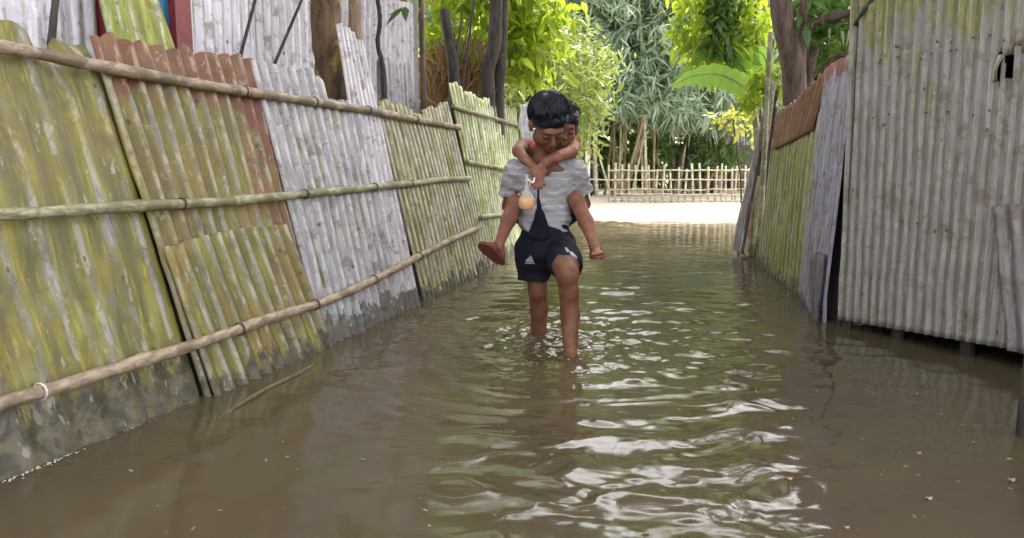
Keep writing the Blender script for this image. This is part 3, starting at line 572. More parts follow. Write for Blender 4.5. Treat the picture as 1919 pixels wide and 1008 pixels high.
# bank wall and shed at right back
bw = plain('mossy bank concrete', (.16, .15, .11), .9, var=.4, sc=4)
m = MB(); q0, q1 = at(1255, 345, 19.5), at(1470, 345, 19.5); m.box((q0+q1)/2+[0, .1, .35], [(q1[0]-q0[0])/2, 0, 0], [0, .12, 0], [0, 0, .62])
tag(m.build('bank_wall', bw, None, False), 'low mossy concrete wall behind the bamboo fence on the right', 'wall')
m = MB(); q0 = at(1255, 372, 18.9); q1 = at(1440, 372, 18.9); m.box((q0+q1)/2+[0, 0, .1], [(q1[0]-q0[0])/2, 0, 0], [0, .15, 0], [0, 0, .18])
tag(m.build('stone_kerb', plain('grey stone', (.2, .18, .19), .9, sc=6), None, False), 'low grey stone edge in front of the mossy wall', 'kerb')
sh = thing('shed', tuple(at(1385, 300, 21.5)), 'small blue grey corrugated shed behind the yellow flowers at the right back', 'shed')
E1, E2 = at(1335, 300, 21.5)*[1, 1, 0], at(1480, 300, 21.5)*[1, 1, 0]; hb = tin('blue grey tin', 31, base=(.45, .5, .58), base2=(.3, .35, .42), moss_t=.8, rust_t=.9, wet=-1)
wallq('front_wall', E1, E2, .2, 2.25, hb, sh); wallq('back_wall', E1+[0, 2, 0], E2+[0, 2, 0], .2, 2.25, hb, sh)
wallq('side_wall', E1, E1+np.array([0, 2., 0]), .2, 2.25, hb, sh); mm = MB(); mm.box((E1+E2)/2+[0, 1, 2.3], (E2-E1)*.55, [0, 1.15, 0], [0, 0, .02]); mm.build('roof', hb, sh, False)
# bamboo garden fence across the end of the lane
bf = thing('bamboo_fence', tuple(at(1250, 378, 14.5)*[1, 1, 0]), 'low pale bamboo lattice fence across the far bank', 'fence')
YF = 14.5
for k, px in enumerate([1141, 1153, 1166, 1178, 1191, 1204, 1217, 1230, 1243, 1257, 1272, 1285, 1298, 1312, 1327, 1342, 1352, 1360, 1372, 1379, 1388, 1396, 1404, 1411]):
    mm = MB(); tp = 310+random.uniform(-6, 8); j = random.uniform(-3, 3); y_ = YF+random.uniform(-.015, .015)
    mm.tube([at(px+j, 384, y_), at(px, 345, y_), at(px-j, tp, y_)], random.uniform(.014, .022), 7, .1); mm.build('stake', M['bamboo_pale'], bf)
for k, py in enumerate((319, 337, 355, 364, 376)):
    mm = MB(); x0 = 1085 if k == 1 else (1141 if k != 3 else 1150); mm.tube([at(x, py+random.uniform(-1.2, 1.2), YF-.03-.006*k) for x in np.linspace(x0, 1414, 12)], .013, 7, .1); mm.build('rail', M['bamboo_pale'], bf)
# pale post and white cloth
lean('concrete_post', (1100, 384), 13.8, (1102, 262), 13.8, .05, plain('pale concrete', (.55, .53, .5), .8), 'pale upright concrete post just right of the boy at the far bank', 'post', rough=.04)
m = MB(); Vc = []; n_ = 9
for j in range(10):
    for i in range(n_): Vc.append(at(974+ (i/8)*22+2*math.sin(j), 196+j*7.5, 7.2+.03*math.sin(i*1.9+j*.4)))
Fc = [(j*n_+i, j*n_+i+1, (j+1)*n_+i+1, (j+1)*n_+i) for j in range(9) for i in range(8)]
o = mk('white_cloth', Vc, Fc, plain('white cloth', (.75, .72, .78), .9)); md = o.modifiers.new('t', 'SOLIDIFY'); md.thickness = .004; tag(o, 'white cloth hanging at the end of the left fence behind the boy', 'cloth')
m = MB(); m.tube([at(x, 399+math.sin(x*.05), 12.0) for x in range(1075, 1330, 25)], .012, 6, .2); tag(m.build('bamboo_pole', M['bamboo']), 'thin pole lying on the bright sandy bank', 'pole')
# right trees: thick brown trunk with side branches
def tq(*a): return [at(*q) for q in a]
def crown_r(t):
    foliage('crown', blob_pts(60, at(1560, 20, 7.2), (.35, .4, .3)), 8, .15, .42, L_dark, t, .25, .1, -.2)
    pts = [(x, y, 7.0+random.uniform(-.7, 1.2)+.5*math.sin(x*1.3)) for x, y in ((random.uniform(-2.2, 6.6), random.uniform(-1.5, 9.6)) for _ in range(1500))]
    foliage('crown', pts, 9, .36, .48, L_shade, t, .2, .30, 0)  # unseen crown added above the frame to shade the lane
tree('tree', 'thick smooth brown trunk with forked limbs rising behind the rust topped fence', 'tree', tuple(at(1490, 400, 7.0)*[1, 1, 0]), tq((1496, 560, 7.0), (1490, 195, 7.0), (1484, 110, 7.0), (1466, 30, 7.0), (1452, -120, 7.0)), (.112, .085), M['bark_brown'],
     [(tq((1496, 150, 7.0), (1500, 90, 7.0), (1520, 48, 7.0), (1565, 32, 6.9), (1600, 22, 6.8)), .07, .03), (tq((1508, 190, 7.1), (1518, 120, 7.1), (1526, 90, 7.1)), .055, .045),
      (tq((1510, 60, 7.0), (1505, 10, 7.0), (1500, -160, 7.0)), .04, .03), ([at(1452, -120, 7.0), (1.6, 6.2, 4.4), (.6, 5.2, 6.2)], .085, .03), ([at(1452, -120, 7.0), (2.6, 8.2, 4.6), (2.2, 9.6, 6.3)], .085, .03), ([at(1452, -120, 7.0), (3.6, 6.0, 4.9), (4.5, 4.0, 6.4)], .08, .03), (tq((1530, 150, 7.1), (1560, 112, 7.0), (1600, 98, 6.9)), .028, .02)], crown_r, trough=.05)
# yellow-green papaya-like tree right centre with creeper covered pole
def crown_p(t):
    foliage('crown', np.concatenate([blob_pts(70, at(1320, 30, 9.5), (.42, .4, .38)), blob_pts(40, at(1345, 90, 9.5), (.33, .3, .3)), blob_pts(50, at(1405, 30, 9.5), (.28, .3, .3)), blob_pts(80, at(1340, -150, 9.5), (.9, .6, .6))]), 9, .15, .34, L_yel, t, .3, .08, -.4, fan=.4)
tree('tree', 'slender tree with bright yellow green leaves above the banana plant', 'tree', tuple(at(1350, 378, 9.6)*[1, 1, 0]), tq((1428, 470, 9.6), (1424, 250, 9.6), (1420, 100, 9.6), (1400, -200, 9.6)), (.03, .02), M['stick'], [(tq((1420, 110, 9.6), (1370, 60, 9.6), (1300, 20, 9.6)), .014, .006), (tq((1418, 20, 9.6), (1360, -50, 9.6), (1340, -120, 9.6)), .014, .006)], crown_p)
cp = thing('creeper', tuple(at(1348, 200, 9.2)), 'dark leafy creeper hanging in front of the yellow green tree', 'creeper')
foliage('leaves', [at(random.gauss(1352, 9), random.uniform(-60, 100), 9.2) for _ in range(80)], 8, .11, .45, L_dark, cp, .3, .06, -.5)
yp = thing('flowering_shrub', tuple(at(1375, 330, 10.5)*[1, 1, 0]), 'yellow leaved shrub left of the grey plank', 'shrub')
foliage('leaves', np.concatenate([blob_pts(8, at(1358, 220, 10.5), (.15, .12, .12)), blob_pts(5, at(1388, 248, 10.5), (.14, .12, .14))]), 8, .10, .45, leafm('yellow leaves', (.25, .30, .05), (.46, .46, .10), .4), yp, .2, .05, 0)
mm = MB(); mm.tube(tq((1392, 470, 10.5), (1388, 330, 10.5), (1372, 215, 10.5)), .012, 6, .1); mm.build('stem', M['stick'], yp)
yp = thing('shrub', tuple(at(1440, 260, 7.4)), 'yellow leaved twigs around the bamboo canes left of the thick trunk', 'shrub')
foliage('leaves', np.concatenate([blob_pts(26, at(1432, 150, 7.4), (.13, .1, .11)), blob_pts(12, at(1408, 195, 7.4), (.08, .1, .08))]), 8, .09, .35, L_yel, yp, .2, .04, 0)
gs = thing('shrub', tuple(at(1320, 378, 17.2)*[1, 1, 0]), 'dark green shrub in front of the mossy concrete wall', 'shrub')
foliage('leaves', blob_pts(110, at(1318, 290, 17.2), (.75, .5, .42)), 8, .22, .2, L_dark, gs, .25, .08, -.1)
mm = MB()
for dx in (-.25, 0, .3): mm.tube([at(1318, 378, 17.2)+[dx*.3, 0, -.1], at(1318, 300, 17.2)+[dx, 0, 0]], .015, 6, .1)
mm.build('stem', M['stick'], gs)
# banana plant
bp = thing('banana_plant', tuple(at(1425, 400, 9.0)*[1, 1, 0]), 'banana plant with broad drooping leaves left of the thick trunk', 'banana plant')
mm = MB(); mm.tube(tq((1428, 470, 9.0), (1420, 260, 9.0), (1412, 195, 9.0)), [.06, .045, .03], 10, .05); mm.build('stem', M['bamboo_green'], bp)
def banana(P, wmax, side, tear=.0):
    S = smoothpath(P, 8); n_ = len(S); V = []; F = []; UVv = []
    side = np.asarray(side, float)
    for i, p in enumerate(S):
        t = i/(n_-1); tg = nrm(S[min(i+1, n_-1)]-S[max(i-1, 0)]); sd = nrm(side-tg*(side@tg)); wd = wmax*math.sin(math.pi*min(1, .06+t*.94)**.75)**.6 if t < 1 else .01
        for k in (-2, -1, 0, 1, 2):
            V.append(p+sd*wd*k/2*(1-tear*random.random()*abs(k)/2)-np.array([0, 0, 1])*abs(k)*wd*.05); UVv.append(.35+.4*random.random() if False else .3+.4*((i*7) % 3)/3)
    F = [(i*5+k, i*5+k+1, (i+1)*5+k+1, (i+1)*5+k) for i in range(n_-1) for k in range(4)]
    o = mk('leaf', V, F, L_ban, bp, True, tint=UVv); mm = MB(); mm.tube(S, [.012*(1-.7*i/n_) for i in range(n_)], 6); mm.build('midrib', M['bamboo_green'], o); return o
banana(tq((1418, 200, 9.0), (1398, 165, 8.95), (1350, 140, 8.8), (1300, 142, 8.65), (1257, 163, 8.5)), .15, (.0, -.3, 1), .25)
banana(tq((1418, 200, 9.0), (1400, 140, 9.15), (1370, 104, 9.25), (1320, 100, 9.3), (1262, 150, 9.3)), .13, (.3, -.4, .8), .4)
banana(tq((1418, 200, 9.0), (1408, 160, 9.2), (1396, 120, 9.3), (1376, 72, 9.35)), .22, (1, -.3, .25), .2)
banana(tq((1418, 200, 9.0), (1436, 150, 9.2), (1432, 105, 9.3), (1400, 88, 9.35)), .12, (.6, -.4, .6), .2)
tree('shrub', 'green bush with brown twigs above the right fence under the side branch', 'shrub', tuple(at(1560, 300, 7.8)*[1, 1, 0]), tq((1560, 400, 7.8), (1556, 160, 7.8), (1550, 60, 7.8)), (.02, .01), M['bark_tan'],
     (), lambda t: foliage('crown', blob_pts(110, at(1556, 95, 7.9), (.36, .4, .32)), 8, .13, .42, L_mid, t, .3, .08, -.2))
# ------------------------------------------------------------------ floating bits
m_leaf = plain('pale floating leaf', (.32, .22, .15), .6)
for k, (q, s, lab) in enumerate([((1896, 900), .011, 'pinkish dead leaf floating near the right edge'), ((1741, 935), .010, 'pale dead leaf floating at the lower right'), ((1587, 990), .007, 'tiny floating leaf at the bottom right'), ((1480, 898), .009, 'small curled floating leaf right of the bright reflection'), ((1722, 850), .008, 'small floating leaf in the calm dark water')]):
    p = gr(*q, .002); V = [p+np.array([s*.9*math.cos(a)*(1+.25*math.sin(3*a)), s*.8*math.sin(a)*(1+.2*math.sin(2*a)), .003*math.cos(2*a)+.003]) for a in np.linspace(0, 6.0, 9)]+[p+[0, 0, .005]]
    o = mk('floating_leaf', V, [(i, (i+1) % 9, 9) for i in range(9)], m_leaf); md = o.modifiers.new('t', 'SOLIDIFY'); md.thickness = .0012; tag(o, lab, 'leaf')
m = MB()
for k in range(110):
    p = gr(random.uniform(150, 1900), random.uniform(640, 1005), .001)
    if not (-1.15+.31*(p[1]-1.96) < p[0] < 1.75): continue
    a = random.uniform(0, 3.14); L_ = random.uniform(.002, .007); m.box(p+[0, 0, .001], np.array([math.cos(a), math.sin(a), .1])*L_, np.array([-math.sin(a), math.cos(a), 0])*L_*random.uniform(.2, .6), [0, 0, .0008])
tag(m.build('floating_scum', plain('scum flecks', (.20, .16, .10), .8, var=.6)), 'tiny flecks of leaf and scum scattered over the brown water', 'debris', kind='stuff')
mm = MB(); mm.tube([gr(410, 785, .001), gr(450, 757, .004), gr(500, 728, .005), gr(560, 700, .003), gr(590, 682, 0)], [.006, .009, .008, .009, .006], 8, .2)
tag(mm.build('floating_stick', woodm('wet stick', (.07, .055, .03), (.14, .11, .06))), 'brown stick floating beside the left fence', 'stick')
# froth and litter line along the foot of the fence
m = MB()
for k in range(260):
    t = random.random(); q = (lerp(0, 600, t), lerp(905, 650, t)); dens = 1 if q[0] < 130 else .35
    if random.random() > dens: continue
    p = gr(*q); rr = random.uniform(.0006, .0019)*(1.3 if q[0] < 130 else .7); p = p+A.N*abs(random.gauss(.006, .022)); m.ball(p+[0, 0, .0005], rr*1.6, rr*1.6, rr*.7, 6, 4)
tag(m.build('froth', plain('dirty froth', (.6, .56, .48), .4)), 'pale froth bubbles floating along the foot of the left fence', 'froth', kind='stuff')
N = NT('clear droplets'); N.P(Base_Color=(.85, .88, .9), Roughness=.05, IOR=1.33, Transmission_Weight=.6)
m = MB()
for c, n_ in ((LEGA, 10), (LEGB, 20)):
    for k in range(n_):
        a = random.uniform(0, 6.28); r_ = .05+abs(random.gauss(0, .11)); p = np.array([c[0]+r_*math.cos(a)*1.2, c[1]+r_*math.sin(a)*1.6, .004+abs(random.gauss(0, .012))]); m.ball(p, random.uniform(.0010, .0030), n=6, m=4)
tag(m.build('splash', N.m), 'water droplets splashing around the wading legs', 'splash', kind='stuff')
# ------------------------------------------------------------------ implicit-surface bodies
class Vox:
    def __init__(s, lo, hi, h):
        s.lo = np.array(lo, float); s.h = h; s.n = np.ceil((np.array(hi)-s.lo)/h).astype(int)+1; s.D = np.full(s.n, .2, np.float32)
    def sub(s, lo, hi):
        i0 = np.clip(np.floor((np.array(lo)-s.lo)/s.h).astype(int), 0, s.n-1); i1 = np.clip(np.ceil((np.array(hi)-s.lo)/s.h).astype(int)+1, 1, s.n)
        sl_ = tuple(slice(a, b) for a, b in zip(i0, i1)); ax = [s.lo[k]+s.h*np.arange(i0[k], i1[k]) for k in range(3)]
        return sl_, np.stack(np.meshgrid(*ax, indexing='ij'), -1)
    def comb(s, sl_, d, k, mode='add'):
        a = s.D[sl_]
        if mode == 'add': hh = np.clip(.5+.5*(a-d)/k, 0, 1); s.D[sl_] = a*(1-hh)+d*hh-k*hh*(1-hh)
        else: hh = np.clip(.5-.5*(a+d)/k, 0, 1); s.D[sl_] = a*(1-hh)+(-d)*hh+k*hh*(1-hh)
    def cone(s, a, b, ra, rb, k=.012, mode='add'):
        a = np.asarray(a, float); b = np.asarray(b, float); r = max(ra, rb)+k+.02
        sl_, P = s.sub(np.minimum(a, b)-r, np.maximum(a, b)+r); ba = b-a; t = np.clip(((P-a)@ba)/(ba@ba+1e-12), 0, 1)
        d = np.linalg.norm(P-a-t[..., None]*ba, axis=-1)-(ra+(rb-ra)*t); s.comb(sl_, d, k, mode)
    def ell(s, c, r, Rm=None, k=.012, mode='add'):
        c = np.asarray(c, float); r = np.asarray(r, float); m_ = max(r)+k+.02; sl_, P = s.sub(c-m_, c+m_); Q = P-c
        if Rm is not None: Q = Q@Rm              # columns of Rm are the local axes
        k0 = np.linalg.norm(Q/r, axis=-1); k1 = np.linalg.norm(Q/(r*r), axis=-1)+1e-9; s.comb(sl_, k0*(k0-1)/k1, k, mode)
    def chain(s, P, rr, k=.012):
        for i in range(len(P)-1): s.cone(P[i], P[i+1], rr[i], rr[i+1], k)
    def cut(s, p, n_):                            # removes the side n points to
        sl_, P = s.sub(s.lo, s.lo+s.n*s.h); s.D = np.maximum(s.D, ((P-np.asarray(p))@nrm(n_)).astype(np.float32))
    def mesh(s):
        D = s.D; S = D < 0; nx, ny, nz = D.shape; acc = np.zeros((nx-1, ny-1, nz-1, 3), np.float32); cnt = np.zeros((nx-1, ny-1, nz-1), np.float32)
        c8 = [(i, j, k) for i in (0, 1) for j in (0, 1) for k in (0, 1)]; g = lambda A_, c: A_[c[0]:c[0]+nx-1, c[1]:c[1]+ny-1, c[2]:c[2]+nz-1]
        for a in c8:
            for ax in range(3):
                if a[ax]: continue
                b = list(a); b[ax] = 1; b = tuple(b); da, db = g(D, a), g(D, b); cr = g(S, a) != g(S, b); t = np.where(cr, da/(da-db+1e-12), 0)
                for k in range(3): acc[..., k] += np.where(cr, a[k]+(t if k == ax else 0), 0)
                cnt += cr
        idx = -np.ones(cnt.shape, np.int64); m_ = cnt > 0; idx[m_] = np.arange(m_.sum()); ii = np.argwhere(m_); V = s.lo+s.h*(ii+acc[m_]/cnt[m_][:, None]); F = []
        for ax in range(3):
            o1, o2 = [(1, 2), (2, 0), (0, 1)][ax]; sh = [slice(1, -1)]*3; sh[ax] = slice(0, -1); s2 = list(sh); s2[ax] = slice(1, None)
            A_, B_ = S[tuple(sh)], S[tuple(s2)]; e = np.argwhere(A_ != B_)
            if not len(e): continue
            sg = A_[tuple(e.T)]; base = e.copy(); base[:, o1] += 1; base[:, o2] += 1
            def cell(d1, d2): q = base.copy(); q[:, o1] -= d1; q[:, o2] -= d2; return idx[tuple(q.T)]
            q = np.stack([cell(1, 1), cell(0, 1), cell(0, 0), cell(1, 0)], -1); q[~sg] = q[~sg][:, ::-1]; F.append(q)
        F = np.concatenate(F); F = F[(F >= 0).all(1)]; return V, F
def smooth_mod(o, f=.5, it=3):
    md = o.modifiers.new('smooth', 'SMOOTH'); md.factor = f; md.iterations = it
def frame(fwd, up):
    f = nrm(fwd); r_ = nrm(np.cross(f, up)); u = np.cross(r_, f); return np.stack([r_, f, u], -1)      # columns: right, forward, up
def head(vx, c, Rm, sc=1.0):
    g = lambda *p: np.asarray(c)+Rm@(np.array(p)*sc)
    E = lambda p, r, k=.012, mode='add': vx.ell(g(*p), np.array(r)*sc, Rm, k*sc, mode)
    E((0, -.012, .028), (.072, .090, .078)); E((0, .030, -.030), (.056, .056, .066), .02); E((0, .062, -.083), (.024, .020, .018), .02)
    for s_ in (-1, 1):
        E((s_*.034, .050, -.035), (.024, .026, .026), .02); E((s_*.046, .012, -.070), (.018, .028, .018), .02)
        E((s_*.074, -.006, -.018), (.008, .018, .028), .006); E((s_*.080, -.012, -.010), (.006, .014, .018), .006)
    E((0, .074, .018), (.045, .020, .014), .014)
    for s_ in (-1, 1): E((s_*.029, .094, -.004), (.017, .014, .011), .010, 'sub'); E((s_*.029, .0755, -.005), (.0145, .012, .0105), .004)
    vx.cone(g(0, .083, .004), g(0, .103, -.032), .0075*sc, .0105*sc, .010); E((0, .098, -.036), (.0165, .011, .008), .006)
    E((0, .087, -.058), (.021, .009, .0055), .004); E((0, .085, -.068), (.017, .009, .006), .004); E((0, .096, -.0628), (.020, .008, .0012), .002, 'sub')
    return g
def finger(vx, p, d, bend, L, r, k=.004):
    p = np.asarray(p, float); d = nrm(d); b = np.asarray(bend, float)
    for i, (l, c) in enumerate(((.45, .25), (.3, .75), (.25, .6))):
        q = p+d*L*l; vx.cone(p, q, r*(1-.08*i), r*(.92-.08*i), k); p = q; d = nrm(d+b*c)
def hand(vx, wrist, d, palm_n, side, sz=1.0, curl=.8):
    """d towards fingers, palm_n out of the palm, side = direction of the thumb"""
    d = nrm(d); pn = nrm(palm_n); sd = nrm(side); w_ = np.asarray(wrist, float); Rm = np.stack([sd, d, pn], -1); r = .0068*sz
    vx.ell(w_+d*.034*sz, (.030*sz, .040*sz, .012*sz), Rm, .012)
    for i, (o_, L) in enumerate(((.022, .052), (.0075, .058), (-.0075, .054), (-.021, .044))):
        finger(vx, w_+d*.062*sz+sd*o_*sz, d+sd*o_*3, pn*curl, L*sz, r*(1 if i < 3 else .88))
    finger(vx, w_+d*.018*sz+sd*.024*sz, d*.7+sd*.8+pn*.2, pn*curl*.5+d*.2, .046*sz, r*1.15)
N = NT('brown skin'); a = N.noise(N.obj(), 18, 5, .6); b = N.noise(N.obj(), 160, 3, .6)
N.P(Base_Color=N.mix(N.step(a, .3, .7), (.11, .042, .023), (.205, .088, .050)), Roughness=.58, Specular_IOR_Level=.35, Subsurface_Weight=.10, Subsurface_Radius=(.02, .008, .004), Subsurface_Scale=.3); N.bump(b, .15, .0015); SKIN = N.m
N = NT('childs skin'); a = N.noise(N.obj(), 18, 5, .6)
N.P(Base_Color=N.mix(N.step(a, .3, .7), (.15, .056, .035), (.26, .108, .068)), Roughness=.58, Specular_IOR_Level=.35, Subsurface_Weight=.10, Subsurface_Radius=(.02, .008, .004), Subsurface_Scale=.3); SKIN2 = N.m
N = NT('black hair'); a = N.noise(N.obj(60, 60, 60), 1, 4); N.P(Base_Color=N.mix(a, (.003, .003, .006), (.009, .008, .018)), Roughness=.42, Specular_IOR_Level=.3); N.bump(a, .6, .006); HAIR = N.m
def T(px, py, Y): return at(px, py, Y)
# ---- the wading boy
HC = T(1028, 231, 3.50); HF = frame((.20, -.70, -.66), (.05, -.45, 1))
vx = Vox((-.12, 3.05, -.42), (.50, 4.05, 1.22), .0042)
gh = head(vx, HC, HF, 1.03)
nb = T(1020, 306, 3.60); vx.cone(HC+HF@np.array([0, -.03, -.05]), nb, .042, .046, .03); vx.cone(nb, T(1022, 335, 3.63), .046, .07, .03)
for sx, q in ((-1, (968, 322)), (1, (1076, 322))): vx.cone(T(1022+sx*22, 316, 3.62), T(*q, 3.63), .040, .040, .03)
vx.ell(T(1022, 360, 3.655), (.100, .064, .12), None, .03); vx.ell(T(1022, 420, 3.69), (.088, .062, .11), None, .03); vx.ell(T(1023, 460, 3.70), (.108, .08, .075), None, .03)
aL = [T(964, 324, 3.63), T(953, 385, 3.74), T(985, 408, 3.90)]; aR = [T(1080, 324, 3.63), T(1094, 382, 3.74), T(1058, 405, 3.90)]
for a_, sd in ((aL, 1), (aR, -1)):
    vx.chain(a_, (.038, .031, .023), .012); hand(vx, a_[2], nrm((sd*1, .25, .1)), (0, -.3, 1), (0, -1, .2), .95, .5)
vx.chain([T(1002, 465, 3.70), T(1008, 545, 3.70), T(1010, 582, 3.76), T(1010, 622, 3.79), T(1010, 660, 3.84), T(1008, 700, 3.90)], (.062, .044, .043, .037, .029, .026), .015)
vx.chain([T(1046, 462, 3.66), T(1060, 498, 3.40), T(1063, 512, 3.335)], (.068, .056, .048), .02)
vx.chain([T(1063, 516, 3.335), T(1066, 548, 3.37), T(1068, 590, 3.40), T(1069, 640, 3.36), T(1069, 668, 3.34), T(1068, 715, 3.34)], (.0455, .0415, .0425, .032, .028, .026), .02)
vx.ell(T(1063, 511, 3.325), (.036, .024, .032), None, .03)
vx.ell(T(1008, 715, 3.86), (.036, .10, .03), None, .02); vx.ell(T(1068, 725, 3.28), (.036, .10, .03), None, .02)
V, F = vx.mesh(); boy = mk('person', V, F, SKIN); smooth_mod(boy, .5, 2)
tag(boy, 'barefoot boy in a striped grey shirt and dark shorts wading with his head bowed', 'person')
def hair_mesh(name, c, Rm, sc, parent, n=520, fringe=.036, seed=1):
    v2 = Vox(np.asarray(c)-.16, np.asarray(c)+.16, .0042); g = lambda *p: np.asarray(c)+Rm@(np.array(p)*sc)
    v2.ell(g(0, -.016, .040), np.array((.081, .098, .082))*sc, Rm, .01)
    v2.cut(g(0, .045, .012), Rm@np.array([0, .62, -.78])); 
    sl_, P = v2.sub(v2.lo, v2.lo+v2.n*v2.h); Q = (P-np.asarray(c))@Rm/sc
    low = np.maximum(-(Q[..., 2]+.045), 0)*0; side = -(Q[..., 2]-(.012-.9*np.clip(-Q[..., 1], 0, .07)+.010*vnoise(Q[..., 0]*60, Q[..., 1]*60)))
    v2.D = np.maximum(v2.D, side.astype(np.float32)*.8*sc); v2.D += (.0045*vnoise(Q[..., 0]*45+3*Q[..., 1], Q[..., 1]*16, Q[..., 2]*45)+.003*vnoise(Q[..., 0]*90, Q[..., 1]*30, Q[..., 2]*90)).astype(np.float32)
    V, F = v2.mesh(); Vs = [V]; Fs = [F]; off = len(V); r_ = random.Random(seed); w0 = np.array([.015, -.05, .118])
    Vt = []; Ft = []
    for k in range(n):                            # locks combed from the crown
        az = r_.uniform(0, 6.283); t0 = r_.uniform(0, .6); t1 = t0+r_.uniform(.3, .5); w_ = r_.uniform(.002, .0055); lift = r_.uniform(.001, .009)
        dirv = np.array([math.sin(az), math.cos(az), 0]); cen = np.array([0, -.016, .040]); Rr = np.array((.082, .099, .083))
        n0 = nrm((w0-cen)/Rr); tanv = nrm(dirv-n0*(dirv@n0)); amax = 1.25 if dirv[1] > .1 else 1.45; pts = []
        for i in range(6):
            a = (t0+(t1-t0)*i/5)*amax*1.15; sw = .25*math.sin(a*2+k); nn = nrm(math.cos(a)*n0+math.sin(a)*nrm(tanv+sw*np.cross(n0, tanv)*.3)); pts.append((cen+nn*Rr*(1+.0)+nn*(.002+lift*math.sin(i/5*2.8)), nn))
        if pts[-1][0][2] < -.022: continue
        for i, (p, nn) in enumerate(pts):
            tg = nrm(pts[min(i+1, 5)][0]-pts[max(i-1, 0)][0]); sd = np.cross(nn, tg); ww = w_*(1-(i/5)**2*.95)*(.5+.5*min(1, i/2))
            for q in (p-sd*ww-nn*.003, p+nn*.0025, p+sd*ww-nn*.003): Vt.append(g(*q))
        b = off+len(Vt)-18; Ft += [(b+i*3+j, b+i*3+j+1, b+i*3+j+4, b+i*3+j+3) for i in range(5) for j in (0, 1)]
    V = np.concatenate([V, np.array(Vt)]); F = np.concatenate([F, np.array(Ft)]); return mk(name, V, F, HAIR, parent)
hair_mesh('hair', HC, HF, 1.045, boy, 1100)
def eyes(g, Rm, parent, sc, opened=False):
    for s_ in (-1, 1):
        m_ = MB(); P_ = [g(s_*.029+x, .0885-abs(x)*.25, -.0105-.0035*(1-(x/.013)**2)) for x in np.linspace(-.013, .013, 7)]; m_.tube(P_, .0015*sc, 5); m_.build('eyelashes', HAIR, parent)
        m_ = MB(); P_ = [g(s_*.030+x, .0905-abs(x)*.35, .0165-.003*(x/.017)**2) for x in np.linspace(-.017, .017, 7)]; m_.tube(P_, .0024*sc, 5, .3); m_.build('eyebrow', HAIR, parent)
eyes(gh, HF, boy, 1.03)
# shirt
def shade(vs, fn):
    sl_, P = vs.sub(vs.lo, vs.lo+vs.n*vs.h); vs.D += fn(P[..., 0], P[..., 1], P[..., 2]).astype(np.float32)
vs = Vox((-.14, 3.35, .40), (.50, 4.0, 1.05), .0045)
vs.ell(T(1022, 352, 3.645), (.132, .092, .135), None, .03); vs.ell(T(1022, 400, 3.665), (.126, .096, .13), None, .04); vs.cone(T(1022, 395, 3.67), T(1020, 450, 3.68), .105, .115, .04)
for sx, a_, e in ((-1, (968, 320), (951, 366)), (1, (1077, 320), (1093, 362))):
    vs.cone(T(1022+sx*24, 318, 3.63), T(*a_, 3.635), .047, .053, .03); vs.cone(T(*a_, 3.635), T(*e, 3.70), .052, .052, .015)
    vs.cone(T(*e, 3.70), T(e[0]-(-sx)*-0+sx*3, e[1]+26, 3.73), .052, .050, .01); vs.cut(T(e[0], e[1]-2, 3.70), (sx*.25, .25, -1)) if False else None
# open the sleeves and the hem
sl_, P = vs.sub(vs.lo, vs.lo+vs.n*vs.h)
for sx, e in ((-1, (951, 366)), (1, (1093, 362))):
    p0 = T(*e, 3.70); d = (P-p0)@nrm((sx*.18, .3, -1)); reg = ((P[..., 0]-T(1022+sx*54, 380, 3.68)[0])*sx > 0); vs.D = np.where(reg, np.maximum(vs.D, d), vs.D)
hz_ = T(1020, 432, 3.60)[2]; hem = hz_+.012*np.sin(P[..., 0]*38)-.02*np.abs(P[..., 0]-T(1022, 400, 3.6)[0])/.1
dV = np.abs(P[..., 0]-T(1012, 400, 3.6)[0])*1.0-np.clip((T(1012, 372, 3.57)[2]-P[..., 2])*.28, 0, .05)       # the shirt parts over the dark bag
vs.D = np.maximum(vs.D, (hem-P[..., 2])); 
nk = T(1020, 300, 3.53); sph = .068-np.linalg.norm((P-nk)*[.95, .9, .72], axis=-1); vs.D = np.maximum(vs.D, sph)
fx = P[..., 0]-T(1022, 380, 3.6)[0]; fz = P[..., 2]
wr = .013*vnoise(fx*9+fz*6, fz*30+fx*14, 1.7)+.006*vnoise(fx*22-fz*12, fz*46+fx*20, 4.4)+.011*(1-np.abs(vnoise(fx*7+fz*11, fz*19-np.abs(fx)*25, 8.2)))*np.clip((.88-fz)*4, 0, 1)
rd = lambda q: (1-np.abs(q))**4
tw = P[..., 1]*30
wr = wr-.006*rd(vnoise(fx*16+fz*26, fz*20-fx*14+tw*.2, 2.2))*np.clip(1.2-np.abs(fz-.80)*3, .3, 1)-.004*rd(vnoise(fx*30-fz*34, fz*16+fx*12, 6.1+tw*.1))+.004
vs.D += np.clip(wr-.006, -.035, .007).astype(np.float32)
V, F = vs.mesh()
N = NT('striped grey shirt'); tc = N.obj(); sx_ = N.n('SeparateXYZ', i0=tc); nz = N.noise(N.obj(3, 3, 3), 3, 3)
ph = N.math('ADD', N.math('MULTIPLY', sx_.outputs[2], 32), N.math('MULTIPLY', nz, 2.6)); fr = N.math('FRACT', ph)
st = N.math('MULTIPLY', N.step(fr, .70, .78), N.step(fr, .98, .90)); st2 = N.math('MULTIPLY', N.step(fr, .30, .34), N.step(fr, .44, .40))
wv = N.noise(N.obj(), 220, 3, .6); colr = N.mix(N.math('MULTIPLY', st, N.step(nz, .42, .56)), (.32, .31, .325), (.50, .49, .49)); colr = N.mix(N.math('MULTIPLY', st2, .35), colr, (.22, .22, .26)); colr = N.mix(N.math('MULTIPLY', wv, .25), colr, (.2, .2, .22))
N.P(Base_Color=colr, Roughness=.9); N.bump(wv, .25, .002)
